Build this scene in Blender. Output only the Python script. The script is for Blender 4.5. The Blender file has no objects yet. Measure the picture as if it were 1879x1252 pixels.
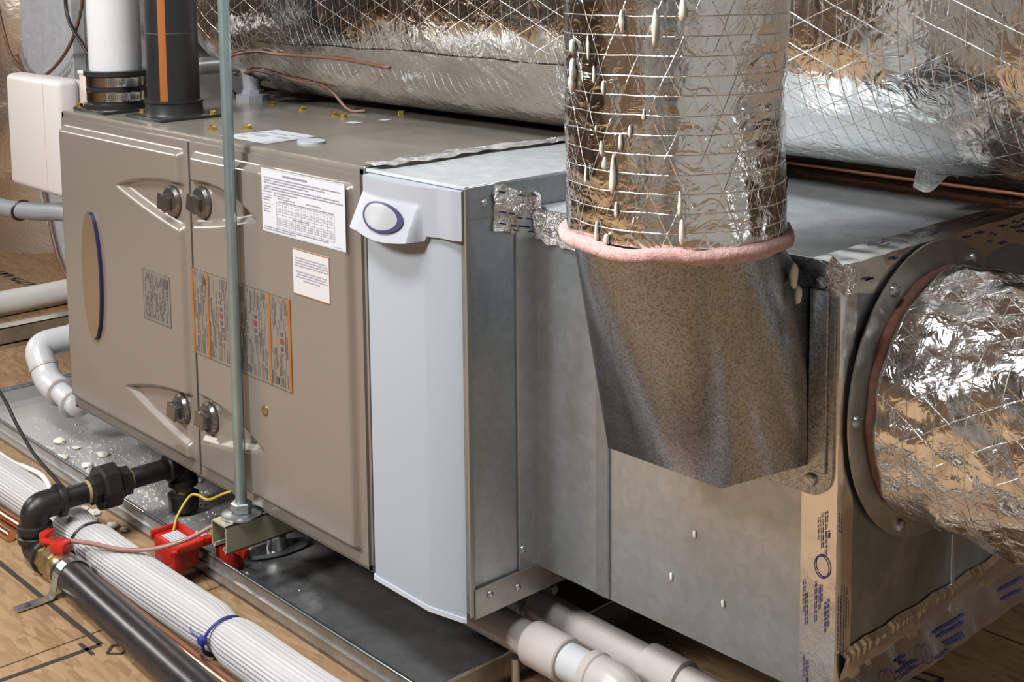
import bpy, bmesh, math, random
from mathutils import Vector, Matrix, noise
random.seed(7)
sc = bpy.context.scene
COL = sc.collection
# ------------------------------------------------------------------ camera
cam = bpy.data.objects.new('camera', bpy.data.cameras.new('camera'))
COL.objects.link(cam)
fw = Vector((-0.7315046, 0.6718301, -0.1163844)).normalized()
up = Vector((-0.0787978, 0.0862518, 0.9931523))
rt = fw.cross(up).normalized(); up = rt.cross(fw)
M = Matrix.Identity(4)
for i in range(3):
    M[i][0] = rt[i]; M[i][1] = up[i]; M[i][2] = -fw[i]
M.translation = (2.2253, -0.9713, 0.7986)
cam.matrix_world = M
cam.data.sensor_width = 36.0
cam.data.lens = 46.62
cam.data.shift_x = -0.0022
cam.data.shift_y = -0.2271
cam.data.clip_start = 0.02
sc.camera = cam
# ------------------------------------------------------------------ light and exposure
sc.view_settings.view_transform = 'Standard'
sc.view_settings.look = 'None'
sc.view_settings.gamma = 1.0
sc.view_settings.use_curve_mapping = False
sc.view_settings.exposure = 0.18
sc.cycles.use_denoising = True
sc.cycles.max_bounces = 5
sc.cycles.diffuse_bounces = 2
sc.cycles.glossy_bounces = 4
sc.cycles.caustics_reflective = False
sc.cycles.sample_clamp_indirect = 6.0
world = bpy.data.worlds.new('world'); sc.world = world
world.use_nodes = True
world.node_tree.nodes['Background'].inputs[0].default_value = (0.9, 0.88, 0.85, 1)
world.node_tree.nodes['Background'].inputs[1].default_value = 0.25

def area_lamp(name, loc, target, size, power, col=(1, 0.95, 0.88), size_y=None):
    d = bpy.data.lights.new(name, 'AREA')
    d.energy = power; d.size = size; d.color = col
    if size_y: d.shape = 'RECTANGLE'; d.size_y = size_y
    o = bpy.data.objects.new(name, d); COL.objects.link(o)
    o.location = loc
    o.rotation_euler = (Vector(target) - Vector(loc)).to_track_quat('-Z', 'Y').to_euler()
    return o
area_lamp('work_lamp_front', (0.55, -1.95, 1.75), (0.8, 0.1, 0.2), 0.36, 45, (1, 0.985, 0.965))
area_lamp('work_lamp_left', (-1.9, -1.1, 1.35), (0.8, 0.0, 0.25), 0.22, 20, (1, 0.97, 0.93))
area_lamp('overhead_fill', (0.9, -0.9, 2.12), (0.9, -0.2, 0.0), 1.4, 42, (0.93, 0.97, 1.0), 0.35)  # added soft fill from above to brighten the tops, no real fixture
area_lamp('right_rim_fill', (3.1, 0.75, 0.75), (1.5, 0.1, 0.4), 0.35, 7, (0.97, 0.985, 1.0))  # added weak rim light on boot and flex, no actual lamp there

# ------------------------------------------------------------------ mesh helpers
class MB:
    def __init__(s): s.V = []; s.F = []; s.UV = {}
    def v(s, p, uv=None):
        s.V.append(Vector(p))
        if uv is not None: s.UV[len(s.V)-1] = uv
        return len(s.V)-1
    def f(s, idx, m=0): s.F.append((tuple(idx), m))
    def quad(s, a, b, c, d, m=0):
        i = [s.v(a), s.v(b), s.v(c), s.v(d)]; s.f(i, m)
    def addbm(s, bm, m=0):
        o = len(s.V)
        bm.verts.index_update()
        for w in bm.verts: s.V.append(w.co.copy())
        for f in bm.faces: s.f([o+w.index for w in f.verts], m)
        bm.free()
        return s
    def box(s, a, b, bev=0.0, m=0, rot=None, seg=2):
        a = Vector(a); b = Vector(b)
        bm = bmesh.new(); bmesh.ops.create_cube(bm, size=1)
        sz = b-a; c = (a+b)/2
        for w in bm.verts: w.co = Vector((w.co.x*sz.x, w.co.y*sz.y, w.co.z*sz.z))
        if bev > 0: bmesh.ops.bevel(bm, geom=list(bm.edges), offset=bev, segments=seg, affect='EDGES', profile=0.5)
        for w in bm.verts:
            if rot is not None: w.co = rot @ w.co
            w.co += c
        return s.addbm(bm, m)
    def ring(s, c, x, y, rx, ry, n, uvf=None, sec=None):
        out = []
        for i in range(n):
            t = 2*math.pi*i/n
            out.append(s.v(c + x*(rx*math.cos(t)) + y*(ry*math.sin(t))))
        return out
    def lathe(s, o, ax, prof, n=24, m=0, cap0=True, cap1=True, ms=None):
        o = Vector(o); ax = Vector(ax).normalized()
        x = ax.orthogonal().normalized(); y = ax.cross(x)
        rings = [s.ring(o+ax*h, x, y, r, r, n) for r, h in prof]
        for k in range(len(rings)-1):
            mm = ms[k] if ms else m
            for i in range(n):
                j = (i+1) % n
                s.f([rings[k][i], rings[k][j], rings[k+1][j], rings[k+1][i]], mm)
        if cap0: s.f(rings[0][::-1], ms[0] if ms else m)
        if cap1: s.f(rings[-1], ms[-1] if ms else m)
        return s
    def cyl(s, p0, p1, r, n=20, m=0, r1=None, caps=True):
        p0 = Vector(p0); p1 = Vector(p1)
        return s.lathe(p0, p1-p0, [(r, 0), (r if r1 is None else r1, (p1-p0).length)], n, m, caps, caps)
    def tube(s, path, r, n=12, m=0, caps=True, sx=1.0, sy=1.0, upv=None, closed=False):
        P = [Vector(p) for p in path]; N = len(P)
        rr = r if isinstance(r, (list, tuple)) else [r]*N
        rings = []; x = None
        for k in range(N):
            if closed: t = (P[(k+1) % N]-P[k-1])
            else: t = P[min(k+1, N-1)]-P[max(k-1, 0)]
            t.normalize()
            if upv is not None:
                x = Vector(upv).cross(t).normalized()
            elif x is None: x = t.orthogonal().normalized()
            else: x = (x - t*x.dot(t)).normalized()
            y = t.cross(x)
            rings.append(s.ring(P[k], x, y, rr[k]*sx, rr[k]*sy, n))
        for k in range(N if closed else N-1):
            a = rings[k]; b = rings[(k+1) % N]
            for i in range(n):
                j = (i+1) % n
                s.f([a[i], a[j], b[j], b[i]], m)
        if caps and not closed: s.f(rings[0][::-1], m); s.f(rings[-1], m)
        return s
    def prism(s, poly, d, m=0):
        d = Vector(d); n = len(poly)
        a = [s.v(p) for p in poly]; b = [s.v(Vector(p)+d) for p in poly]
        s.f(a[::-1], m); s.f(b, m)
        for i in range(n):
            j = (i+1) % n; s.f([a[i], a[j], b[j], b[i]], m)
        return s
    def grid(s, nu, nv, fn, uvf=None, m=0, flip=False):
        I = [[s.v(fn(i/(nu-1), j/(nv-1)), uvf(i/(nu-1), j/(nv-1)) if uvf else None) for j in range(nv)] for i in range(nu)]
        for i in range(nu-1):
            for j in range(nv-1):
                q = [I[i][j], I[i+1][j], I[i+1][j+1], I[i][j+1]]
                s.f(q[::-1] if flip else q, m)
        return I
    def blob(s, c, r, sq=(1, 1, 1), n=8, amp=0.25, seed=0, m=0):
        bm = bmesh.new(); bmesh.ops.create_icosphere(bm, subdivisions=2, radius=1)
        c = Vector(c)
        for w in bm.verts:
            k = 1+amp*noise.noise(w.co*1.3+Vector((seed*3.1, seed*1.7, seed)))*1.6
            w.co = Vector((w.co.x*r*k*sq[0], w.co.y*r*k*sq[1], w.co.z*r*k*sq[2]))+c
        return s.addbm(bm, m)

def fillet(pts, r, n=6):
    P = [Vector(p) for p in pts]; out = [P[0]]
    for i in range(1, len(P)-1):
        a = (P[i-1]-P[i]); b = (P[i+1]-P[i])
        d = min(r, a.length*0.49, b.length*0.49)
        A = P[i]+a.normalized()*d; B = P[i]+b.normalized()*d
        for k in range(n+1):
            t = k/n
            out.append(A*(1-t)**2+P[i]*2*t*(1-t)+B*t*t)
    out.append(P[-1]); return out

def spline(pts, n=8):
    P = [Vector(p) for p in pts]; P = [P[0]*2-P[1]]+P+[P[-1]*2-P[-2]]; out = []
    for i in range(1, len(P)-2):
        for k in range(n):
            t = k/n
            out.append(0.5*((2*P[i])+(P[i+1]-P[i-1])*t+(2*P[i-1]-5*P[i]+4*P[i+1]-P[i+2])*t*t+(3*P[i]-P[i-1]-3*P[i+1]+P[i+2])*t**3))
    out.append(P[-2]); return out

def mesh_of(name, mb, mats, off=Vector((0, 0, 0)), smooth=35):
    me = bpy.data.meshes.new(name)
    me.from_pydata([v-off for v in mb.V], [], [f[0] for f in mb.F])
    if not isinstance(mats, (list, tuple)): mats = [mats]
    for m in mats: me.materials.append(m)
    if len(mats) > 1: me.polygons.foreach_set('material_index', [f[1] for f in mb.F])
    if mb.UV:
        uv = me.uv_layers.new(name='UVMap')
        for l in me.loops:
            uv.data[l.index].uv = mb.UV.get(l.vertex_index, (0, 0))
    bm = bmesh.new(); bm.from_mesh(me)
    bmesh.ops.recalc_face_normals(bm, faces=bm.faces)
    bm.to_mesh(me); bm.free()
    if smooth:
        me.polygons.foreach_set('use_smooth', [True]*len(me.polygons))
        me.set_sharp_from_angle(angle=math.radians(smooth))
    me.update()
    return me

def tag(o, label=None, cat=None, group=None, kind=None):
    if label: o['label'] = label
    if cat: o['category'] = cat
    if group: o['group'] = group
    if kind: o['kind'] = kind
    return o
def thing(name, loc, label, cat, group=None):
    o = bpy.data.objects.new(name, None); COL.objects.link(o)
    o.location = loc; o.empty_display_size = 0.05
    return tag(o, label, cat, group)
def root_loc(o):
    while o.parent: o = o.parent
    return Vector(o.location)
def part(name, mb, mats, parent, label=None, smooth=35, kind=None):
    o = bpy.data.objects.new(name, mesh_of(name, mb, mats, root_loc(parent), smooth))
    COL.objects.link(o); o.parent = parent
    if label: o['label'] = label
    if kind: o['kind'] = kind
    return o
def single(name, mb, mats, label=None, cat=None, group=None, kind=None, smooth=35):
    lo = Vector((min(v.x for v in mb.V), min(v.y for v in mb.V), min(v.z for v in mb.V)))
    hi = Vector((max(v.x for v in mb.V), max(v.y for v in mb.V), max(v.z for v in mb.V)))
    off = Vector(((lo.x+hi.x)/2, (lo.y+hi.y)/2, lo.z))
    o = bpy.data.objects.new(name, mesh_of(name, mb, mats, off, smooth)); COL.objects.link(o)
    o.location = off
    return tag(o, label, cat, group, kind)
def inst(name, me, loc, parent, rot=None):
    # a copy of an alike piece: shares mesh data; loc is in the world frame
    o = bpy.data.objects.new(name, me); COL.objects.link(o); o.parent = parent
    o.location = Vector(loc)-root_loc(parent)
    if rot: o.rotation_euler = rot
    return o

# ------------------------------------------------------------------ materials
def base_mat(name):
    m = bpy.data.materials.new(name); m.use_nodes = True
    nt = m.node_tree; b = nt.nodes['Principled BSDF']
    return m, nt, b
def nd(nt, t, **k):
    n = nt.nodes.new(t)
    for a, v in k.items():
        if a.startswith('i_'): n.inputs[a[2:].replace('_', ' ')].default_value = v
        else: setattr(n, a, v)
    return n
def rgba(c): return (c[0], c[1], c[2], 1)
def coords(nt, scale=(1, 1, 1), rot=(0, 0, 0), kind='Object'):
    tc = nd(nt, 'ShaderNodeTexCoord'); mp = nd(nt, 'ShaderNodeMapping')
    mp.inputs['Scale'].default_value = scale; mp.inputs['Rotation'].default_value = rot
    nt.links.new(tc.outputs[kind], mp.inputs['Vector'])
    return mp.outputs['Vector']
def noise_node(nt, vec, scale, detail=3, rough=0.5, dist=0):
    n = nd(nt, 'ShaderNodeTexNoise'); n.inputs['Scale'].default_value = scale
    n.inputs['Detail'].default_value = detail; n.inputs['Roughness'].default_value = rough
    n.inputs['Distortion'].default_value = dist
    if vec is not None: nt.links.new(vec, n.inputs['Vector'])
    return n.outputs['Fac']
def ramp(nt, fac, stops):
    r = nd(nt, 'ShaderNodeValToRGB'); e = r.color_ramp.elements
    e[0].position = stops[0][0]; e[0].color = rgba(stops[0][1]) if len(stops[0][1]) == 3 else stops[0][1]
    e[1].position = stops[-1][0]; e[1].color = rgba(stops[-1][1])
    for p, c in stops[1:-1]:
        x = e.new(p); x.color = rgba(c)
    nt.links.new(fac, r.inputs['Fac'])
    return r.outputs['Color']
def mixc(nt, fac, a, b, mode='MIX'):
    n = nd(nt, 'ShaderNodeMix', data_type='RGBA', blend_type=mode)
    for s, v in ((n.inputs[0], fac), (n.inputs[6], a), (n.inputs[7], b)):
        if hasattr(v, 'links') or hasattr(v, 'is_linked'): nt.links.new(v, s)
        elif isinstance(v, (tuple, list)): s.default_value = rgba(v)
        else: s.default_value = v
    return n.outputs[2]
def mth(nt, op, a, b=None, c=None):
    n = nd(nt, 'ShaderNodeMath', operation=op)
    for k, v in enumerate((a, b, c)):
        if v is None: continue
        if isinstance(v, (int, float)): n.inputs[k].default_value = v
        else: nt.links.new(v, n.inputs[k])
    return n.outputs[0]
def bump(nt, b, h, strength=0.3, dist=0.001, prev=None):
    n = nd(nt, 'ShaderNodeBump'); n.inputs['Strength'].default_value = strength
    n.inputs['Distance'].default_value = dist
    nt.links.new(h, n.inputs['Height'])
    if prev is not None: nt.links.new(prev, n.inputs['Normal'])
    nt.links.new(n.outputs['Normal'], b.inputs['Normal'])
    return n.outputs['Normal']

def plain(name, col, rough=0.5, metal=0.0, var=0.0, vscale=8, bmp=0.0, bscale=200, stretch=(1, 1, 1), coat=0.0, spec=0.5, rvar=0.0):
    m, nt, b = base_mat(name)
    b.inputs['Base Color'].default_value = rgba(col)
    b.inputs['Roughness'].default_value = rough
    b.inputs['Metallic'].default_value = metal
    b.inputs['Specular IOR Level'].default_value = spec
    if coat: b.inputs['Coat Weight'].default_value = coat; b.inputs['Coat Roughness'].default_value = 0.12
    if var or bmp or rvar:
        vec = coords(nt, stretch)
        if var:
            f = noise_node(nt, vec, vscale, 5, 0.6)
            lo = [max(0, c*(1-var)) for c in col]; hi = [min(1, c*(1+var)) for c in col]
            nt.links.new(ramp(nt, f, [(0.3, lo), (0.7, hi)]), b.inputs['Base Color'])
        if rvar:
            f = noise_node(nt, vec, vscale*1.7, 4, 0.6)
            nt.links.new(mth(nt, 'MULTIPLY_ADD', f, rvar, rough-rvar/2), b.inputs['Roughness'])
        if bmp:
            bump(nt, b, noise_node(nt, vec, bscale, 3), bmp, 0.001)
    return m

def galv(name, col=(0.50, 0.52, 0.53), rough=0.36, stain=0.35, stain_col=(0.30, 0.30, 0.29), spangle=90, fine=0.0, metal=0.85, patch=0.0, dusty_lit=False):
    m, nt, b = base_mat(name)
    vec = coords(nt)
    vo = nd(nt, 'ShaderNodeTexVoronoi'); vo.inputs['Scale'].default_value = spangle
    nt.links.new(vec, vo.inputs['Vector'])
    sp = nd(nt, 'ShaderNodeSeparateColor'); nt.links.new(vo.outputs['Color'], sp.inputs['Color'])
    c1 = ramp(nt, sp.outputs[0], [(0, [x*0.93 for x in col]), (1, [min(1, x*1.06) for x in col])])
    st = noise_node(nt, coords(nt, (1, 1, 0.6)), 7, 6, 0.65, 0.6)
    sf = ramp(nt, st, [(0.48, (0, 0, 0)), (0.66, (stain,)*3)])
    c2 = mixc(nt, sf, c1, stain_col)
    if fine:
        fn = noise_node(nt, vec, 420, 2, 0.6)
        ff = ramp(nt, fn, [(0.45, (0, 0, 0)), (0.62, (fine,)*3)])
        c2 = mixc(nt, ff, c2, [x*0.35 for x in stain_col])
    if patch:
        pn = noise_node(nt, coords(nt, (1, 1, 0.7)), 6, 7, 0.7, 1.2)
        pf = ramp(nt, pn, [(0.56, (0, 0, 0)), (0.72, (patch,)*3)])
        c2 = mixc(nt, pf, c2, (0.78, 0.80, 0.80))
    b.inputs['Metallic'].default_value = metal
    if dusty_lit:
        # drilling and foam dust in the left half; paleness also stands for light
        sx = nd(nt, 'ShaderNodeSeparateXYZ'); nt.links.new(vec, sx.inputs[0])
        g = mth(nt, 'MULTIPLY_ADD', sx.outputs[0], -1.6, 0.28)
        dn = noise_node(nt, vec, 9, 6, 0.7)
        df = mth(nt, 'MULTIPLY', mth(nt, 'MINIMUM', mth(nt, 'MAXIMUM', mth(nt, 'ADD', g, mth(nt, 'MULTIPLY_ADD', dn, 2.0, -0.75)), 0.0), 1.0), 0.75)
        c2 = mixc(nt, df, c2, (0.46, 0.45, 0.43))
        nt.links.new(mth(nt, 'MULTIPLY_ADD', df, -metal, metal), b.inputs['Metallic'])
    nt.links.new(c2, b.inputs['Base Color'])
    rn = noise_node(nt, vec, 30, 4, 0.6)
    nt.links.new(mth(nt, 'MULTIPLY_ADD', rn, 0.22, rough-0.11), b.inputs['Roughness'])
    bump(nt, b, noise_node(nt, vec, 5, 2), 0.12, 0.004)
    return m

def foil(name, scrim=True, wr=0.5, col=(0.90, 0.89, 0.87), rough=0.13, wscale=18, du=0.033, dv=0.0175, slope=0.45):
    m, nt, b = base_mat(name)
    b.inputs['Metallic'].default_value = 1.0
    b.inputs['Base Color'].default_value = rgba(col)
    b.inputs['Roughness'].default_value = rough
    vec = coords(nt)
    w = noise_node(nt, vec, wscale, 3, 0.5, 0.8)
    # creases: ridged noise
    cr = noise_node(nt, coords(nt, (1, 1, 1)), wscale*1.9, 3, 0.5, 1.6)
    ridge = mth(nt, 'ABSOLUTE', mth(nt, 'SUBTRACT', cr, 0.5))
    h = mth(nt, 'ADD', mth(nt, 'MULTIPLY', w, 1.0), mth(nt, 'MULTIPLY', ridge, -0.9))
    nrm = bump(nt, b, h, wr, 0.0035)
    if scrim:
        tc = nd(nt, 'ShaderNodeUVMap'); sx = nd(nt, 'ShaderNodeSeparateXYZ')
        nt.links.new(tc.outputs['UV'], sx.inputs[0])
        wob = noise_node(nt, vec, 25, 2)
        u = mth(nt, 'MULTIPLY_ADD', wob, 0.004, sx.outputs[0]); v = mth(nt, 'MULTIPLY_ADD', wob, 0.003, sx.outputs[1])
        def line(x, s, wd):
            fr = mth(nt, 'FRACT', mth(nt, 'DIVIDE', x, s))
            d = mth(nt, 'MULTIPLY', mth(nt, 'ABSOLUTE', mth(nt, 'SUBTRACT', fr, 0.5)), s)
            return mth(nt, 'MAXIMUM', mth(nt, 'SUBTRACT', 1.0, mth(nt, 'DIVIDE', d, wd)), 0.0)
        l1 = line(v, dv, 0.0006)
        l2 = line(mth(nt, 'MULTIPLY_ADD', v, slope, u), du, 0.0006)
        l3 = line(mth(nt, 'MULTIPLY_ADD', v, -slope, u), du, 0.0006)
        L = mth(nt, 'MAXIMUM', l1, mth(nt, 'MAXIMUM', l2, l3))
        bump(nt, b, L, 0.7, 0.0005, nrm)
        nt.links.new(mixc(nt, mth(nt, 'MULTIPLY', L, 0.8), col, (0.97, 0.97, 0.96)), b.inputs['Base Color'])
        nt.links.new(mth(nt, 'MULTIPLY_ADD', L, 0.22, rough), b.inputs['Roughness'])
    return m

def osb(name, cols=((0.15, 0.078, 0.034), (0.30, 0.180, 0.088), (0.40, 0.270, 0.150)), dark=0.3):
    m, nt, b = base_mat(name)
    prev = None
    for k, (rz, sc_) in enumerate(((0.2, 1.0), (1.1, 1.15), (2.2, 0.9), (-0.6, 1.3))):
        vec = coords(nt, (22*sc_, 95*sc_, 60*sc_), (0, 0, rz))
        dn = nd(nt, 'ShaderNodeTexVoronoi'); dn.inputs['Scale'].default_value = 1.0
        dn.inputs['Randomness'].default_value = 1.0
        nt.links.new(vec, dn.inputs['Vector'])
        s = nd(nt, 'ShaderNodeSeparateColor'); nt.links.new(dn.outputs['Color'], s.inputs[0])
        if prev is None:
            val = s.outputs[0]
        else:
            sel = mth(nt, 'GREATER_THAN', s.outputs[1], 0.55)
            mx = nd(nt, 'ShaderNodeMix', data_type='FLOAT')
            nt.links.new(sel, mx.inputs[0]); nt.links.new(prev, mx.inputs[2]); nt.links.new(s.outputs[0], mx.inputs[3])
            val = mx.outputs[0]
        prev = val
    gr = noise_node(nt, coords(nt, (60, 260, 200), (0, 0, 0.3)), 1.0, 3)
    big = noise_node(nt, coords(nt), 3.0, 3)
    t = mth(nt, 'ADD', mth(nt, 'MULTIPLY', prev, 0.40), mth(nt, 'MULTIPLY_ADD', gr, 0.28, mth(nt, 'MULTIPLY_ADD', big, 0.40, -0.04)))
    nt.links.new(ramp(nt, t, [(0.1, cols[0]), (0.45, cols[1]), (0.9, cols[2])]), b.inputs['Base Color'])
    b.inputs['Roughness'].default_value = 0.7
    bump(nt, b, prev, 0.25, 0.001)
    return m

def wool(name, col):
    m, nt, b = base_mat(name)
    vec = coords(nt, (1, 1, 1))
    f = noise_node(nt, vec, 120, 4, 0.7)
    nt.links.new(ramp(nt, f, [(0.3, [c*0.7 for c in col]), (0.7, [min(1, c*1.15) for c in col])]), b.inputs['Base Color'])
    b.inputs['Roughness'].default_value = 0.95
    b.inputs['Sheen Weight'].default_value = 0.4
    bump(nt, b, noise_node(nt, vec, 300, 4, 0.7), 0.8, 0.003)
    return m

TAUPE = plain('taupe_enamel', (0.285, 0.250, 0.213), 0.26, 0.3, 0.03, 2, coat=0.4)
TAUPE_TOP = plain('taupe_enamel_mottled', (0.33, 0.295, 0.25), 0.24, 0.35, 0.16, 9, 0.0, 40, (1, 3, 1), coat=0.3, rvar=0.12)  # paler, unevenly mottled enamel for the top panel
TAUPE_DK = plain('gap_shade_and_dark_screw', (0.06, 0.05, 0.045), 0.6)  # dark paint for the shade in gaps and holes, also a dark screw
PEWTER = plain('pewter_knob_plastic', (0.22, 0.21, 0.195), 0.22, 0.85, coat=0.4)
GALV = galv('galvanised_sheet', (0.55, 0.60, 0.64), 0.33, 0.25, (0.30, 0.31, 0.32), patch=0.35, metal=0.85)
GALV_TOP_LIT = galv('galvanised_top_lit', (0.66, 0.70, 0.72), 0.26, 0.35, (0.46, 0.50, 0.53), 60, metal=0.25)  # paler copy of the sheet, bright light on the tops put into its colour
GALV_BLUE = galv('galvanised_cabinet_sheet', (0.40, 0.44, 0.47), 0.38, 0.3, (0.25, 0.27, 0.28), 140)
GALV_BOOT = galv('galvanised_boot_sheet', (0.45, 0.475, 0.50), 0.26, 0.3, (0.27, 0.26, 0.24), 220, fine=0.5, metal=1.0)
GALV_DK = galv('galvanised_end_sheet', (0.40, 0.44, 0.45), 0.36, 0.5, (0.22, 0.22, 0.20), 80, patch=0.3)
GALV_PAN = galv('galvanised_pan_sheet', (0.50, 0.50, 0.50), 0.30, 0.5, (0.26, 0.26, 0.26), 60, patch=0.25, dusty_lit=True)
GALV_LT = galv('galvanised_plenum_light', (0.60, 0.63, 0.67), 0.4, 0.2, (0.47, 0.48, 0.53), 60, metal=0.4)
FOIL_V = foil('scrim_foil_riser', wr=0.75, rough=0.13)
FOIL_T = foil('scrim_foil_trunk', wr=0.85, rough=0.15, wscale=14, du=0.035, dv=0.0185)
FOIL_F = foil('scrim_foil_flex', wr=0.6, rough=0.13, wscale=22, du=0.036, dv=0.030, slope=0.6)
TAPE = foil('foil_tape', scrim=False, wr=0.10, rough=0.22, wscale=60, col=(0.92, 0.90, 0.87))
TAPE_CR = foil('foil_tape_crumpled', scrim=False, wr=2.0, rough=0.12, wscale=110, col=(0.93, 0.92, 0.9))
INK = plain('blue_tape_ink', (0.04, 0.04, 0.20), 0.4)
INK_DK = plain('dark_print_ink', (0.085, 0.078, 0.07), 0.5)
INK_GY = plain('grey_print_ink', (0.16, 0.16, 0.18), 0.5)
INK_RED = plain('red_print_ink', (0.19, 0.055, 0.04), 0.5)
ORANGE = plain('orange_print_stripe', (0.36, 0.115, 0.02), 0.45)
PAPER = plain('white_label_paper', (0.60, 0.61, 0.65), 0.4)
PAPER2 = plain('warm_white_label', (0.60, 0.58, 0.58), 0.4)
DECAL = plain('taupe_decal_film', (0.26, 0.23, 0.19), 0.25, 0.25, coat=0.2)
PLASTIC = plain('pale_blue_grey_plastic', (0.385, 0.425, 0.475), 0.42)
PLASTIC_CAP = plain('pale_grey_cap_plastic', (0.385, 0.405, 0.45), 0.40)
BADGE = plain('silver_badge_face', (0.33, 0.335, 0.35), 0.38, 0.2)
NAVY = plain('navy_badge_ring', (0.020, 0.018, 0.075), 0.4)
PINK = wool('pink_fibreglass', (0.86, 0.50, 0.46))
FOAM = plain('cream_spray_foam', (0.80, 0.77, 0.66), 0.55, 0, 0.08, 60, 0.2, 150)
WHITE_PVC = plain('white_pvc', (0.58, 0.58, 0.59), 0.32, 0, 0.04, 12)
GREY_PVC = plain('pinkish_white_pvc', (0.52, 0.47, 0.44), 0.3, 0, 0.05, 12)
BOXWHITE = plain('warm_white_plastic', (0.56, 0.525, 0.505), 0.45)
ABS = plain('black_abs', (0.012, 0.012, 0.013), 0.40, 0, 0.5, 6)
RUBBER = plain('black_rubber', (0.018, 0.017, 0.017), 0.35)
ORANGE_P = plain('orange_pipe_stripe', (0.30, 0.095, 0.02), 0.4)
STEEL = plain('stainless_band', (0.72, 0.66, 0.55), 0.16, 1.0, 0.1, 20)
ZINC = plain('zinc_plate', (0.55, 0.60, 0.62), 0.28, 0.95, 0.15, 25)
ZINC_ROD = plain('blue_zinc_rod', (0.42, 0.55, 0.58), 0.32, 0.8, 0.12, 14)
STRUT = plain('yellow_zinc_strut', (0.50, 0.47, 0.34), 0.33, 0.35, 0.12, 20)
BRASS_S = plain('gold_zinc_screw', (0.72, 0.48, 0.10), 0.25, 1.0)
BRASS = plain('dull_brass', (0.50, 0.38, 0.18), 0.32, 0.9, 0.2, 30)
COPPER = plain('copper', (0.80, 0.38, 0.22), 0.28, 1.0, 0.15, 12)
IRON = plain('black_iron', (0.030, 0.028, 0.027), 0.38, 0.5, 0.25, 40, 0.15, 300)
IRON_PIPE = plain('black_iron_pipe', (0.040, 0.035, 0.037), 0.33, 0.45, 0.3, 30, 0.06, 200)
DOPE = plain('thread_sealant', (0.30, 0.24, 0.10), 0.5)
RED = plain('red_plastic', (0.48, 0.022, 0.015), 0.3)
GREYC = plain('grey_conduit', (0.25, 0.26, 0.28), 0.4)
BROWNW = plain('brown_wire', (0.16, 0.075, 0.05), 0.4)
BLACKW = plain('black_wire', (0.02, 0.017, 0.015), 0.4)
PINKW = plain('copper_pink_cable', (0.33, 0.17, 0.14), 0.35)
YELLOWW = plain('yellow_wire', (0.45, 0.33, 0.03), 0.4)
WHITEW = plain('white_cable', (0.78, 0.76, 0.74), 0.4)
BLUET = plain('blue_tie', (0.03, 0.035, 0.25), 0.4)
LINEW = plain('white_ribbed_insulation', (0.50, 0.485, 0.48), 0.5, 0, 0.08, 8)
OSB = osb('osb_floor')
OSB_DK = osb('osb_wall', ((0.10, 0.060, 0.034), (0.22, 0.14, 0.085), (0.32, 0.22, 0.14)))
LUMBER = plain('lumber', (0.36, 0.235, 0.135), 0.65, 0, 0.25, 5, 0, 1, (1, 8, 8))
MARK = plain('black_floor_print', (0.035, 0.028, 0.022), 0.7)
DUST = plain('pale_dust', (0.62, 0.60, 0.55), 0.9)

FZ = -0.122                                        # floor level
# ------------------------------------------------------------------ the attic shell
def shell(name, a, b, m):
    mb = MB(); mb.box(a, b); return single(name, mb, m, kind='structure', smooth=0)
fl = shell('floor', (-3.5, -2.7, FZ-0.12), (3.5, 1.7, FZ-0.018), LUMBER)
# osb sheets laid on the floor framing, each with its own edges
xs_ = [-3.5, -2.281, -1.061, 0.56, 1.779, 3.5]
ys_ = [-2.7, -1.47, -0.25+0.9, 1.7]
for i in range(len(xs_)-1):
    for j in range(len(ys_)-1):
        mb = MB(); g = 0.0015
        mb.box((xs_[i]+g, ys_[j]+g, FZ-0.018), (xs_[i+1]-g, ys_[j+1]-g, FZ), 0.0008, seg=1)
        p = part('osb_sheet', mb, OSB, fl, smooth=0)
def floor_print(rects):
    mb = MB()
    for (a, b, c, d) in rects: mb.quad(*[(q[0], q[1], FZ+0.0006) for q in (a, b, c, d)])
    return mb
def seg2(p, q, w):
    p = Vector(p+(0,)); q = Vector(q+(0,)); n = Vector((-(q-p).y, (q-p).x, 0)).normalized()*w/2
    return (p-n, q-n, q+n, p+n)
part('printed_line', floor_print([seg2((0.1, -0.248), (0.597, -0.243), 0.008), seg2((0.597, -0.243), (0.58, -0.75), 0.008),
      seg2((0.575, -0.262), (0.615, -0.262), 0.006), seg2((0.61, -0.232), (0.625, -0.217), 0.005), seg2((0.625, -0.217), (0.64, -0.232), 0.005), seg2((0.64, -0.232), (0.625, -0.247), 0.005), seg2((0.625, -0.247), (0.61, -0.232), 0.005)]), MARK, fl, smooth=0)
rows = []
rnd = random.Random(3)
for (y0_, xa, xb, hgt) in ((0.50, -2.05, -1.25, 0.030), (0.36, -1.85, -1.25, 0.055), (0.27, -1.70, -1.30, 0.045)):
    x = xa
    while x < xb:
        w = rnd.uniform(0.012, 0.03)
        rows.append(seg2((x, y0_-hgt/2), (x+rnd.uniform(-0.012, 0.012), y0_+hgt/2), w*0.7))
        if rnd.random() < 0.6: rows.append(seg2((x, y0_+hgt*rnd.choice((-0.42, 0, 0.42))), (x+w+0.01, y0_+hgt*rnd.choice((-0.42, 0, 0.42))), 0.012))
        x += w+0.010
part('printed_lettering', floor_print(rows), MARK, fl, smooth=0)
part('printed_mark', floor_print([seg2((1.36, 0.468), (1.42, 0.478), 0.006), seg2((1.36, 0.487), (1.42, 0.497), 0.006), seg2((1.36, 0.468), (1.36, 0.487), 0.006), seg2((1.42, 0.478), (1.42, 0.497), 0.006)]), MARK, fl, smooth=0)
shell('wall_back', (-3.5, 1.7, FZ), (3.5, 1.8, 2.4), OSB_DK)
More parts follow.
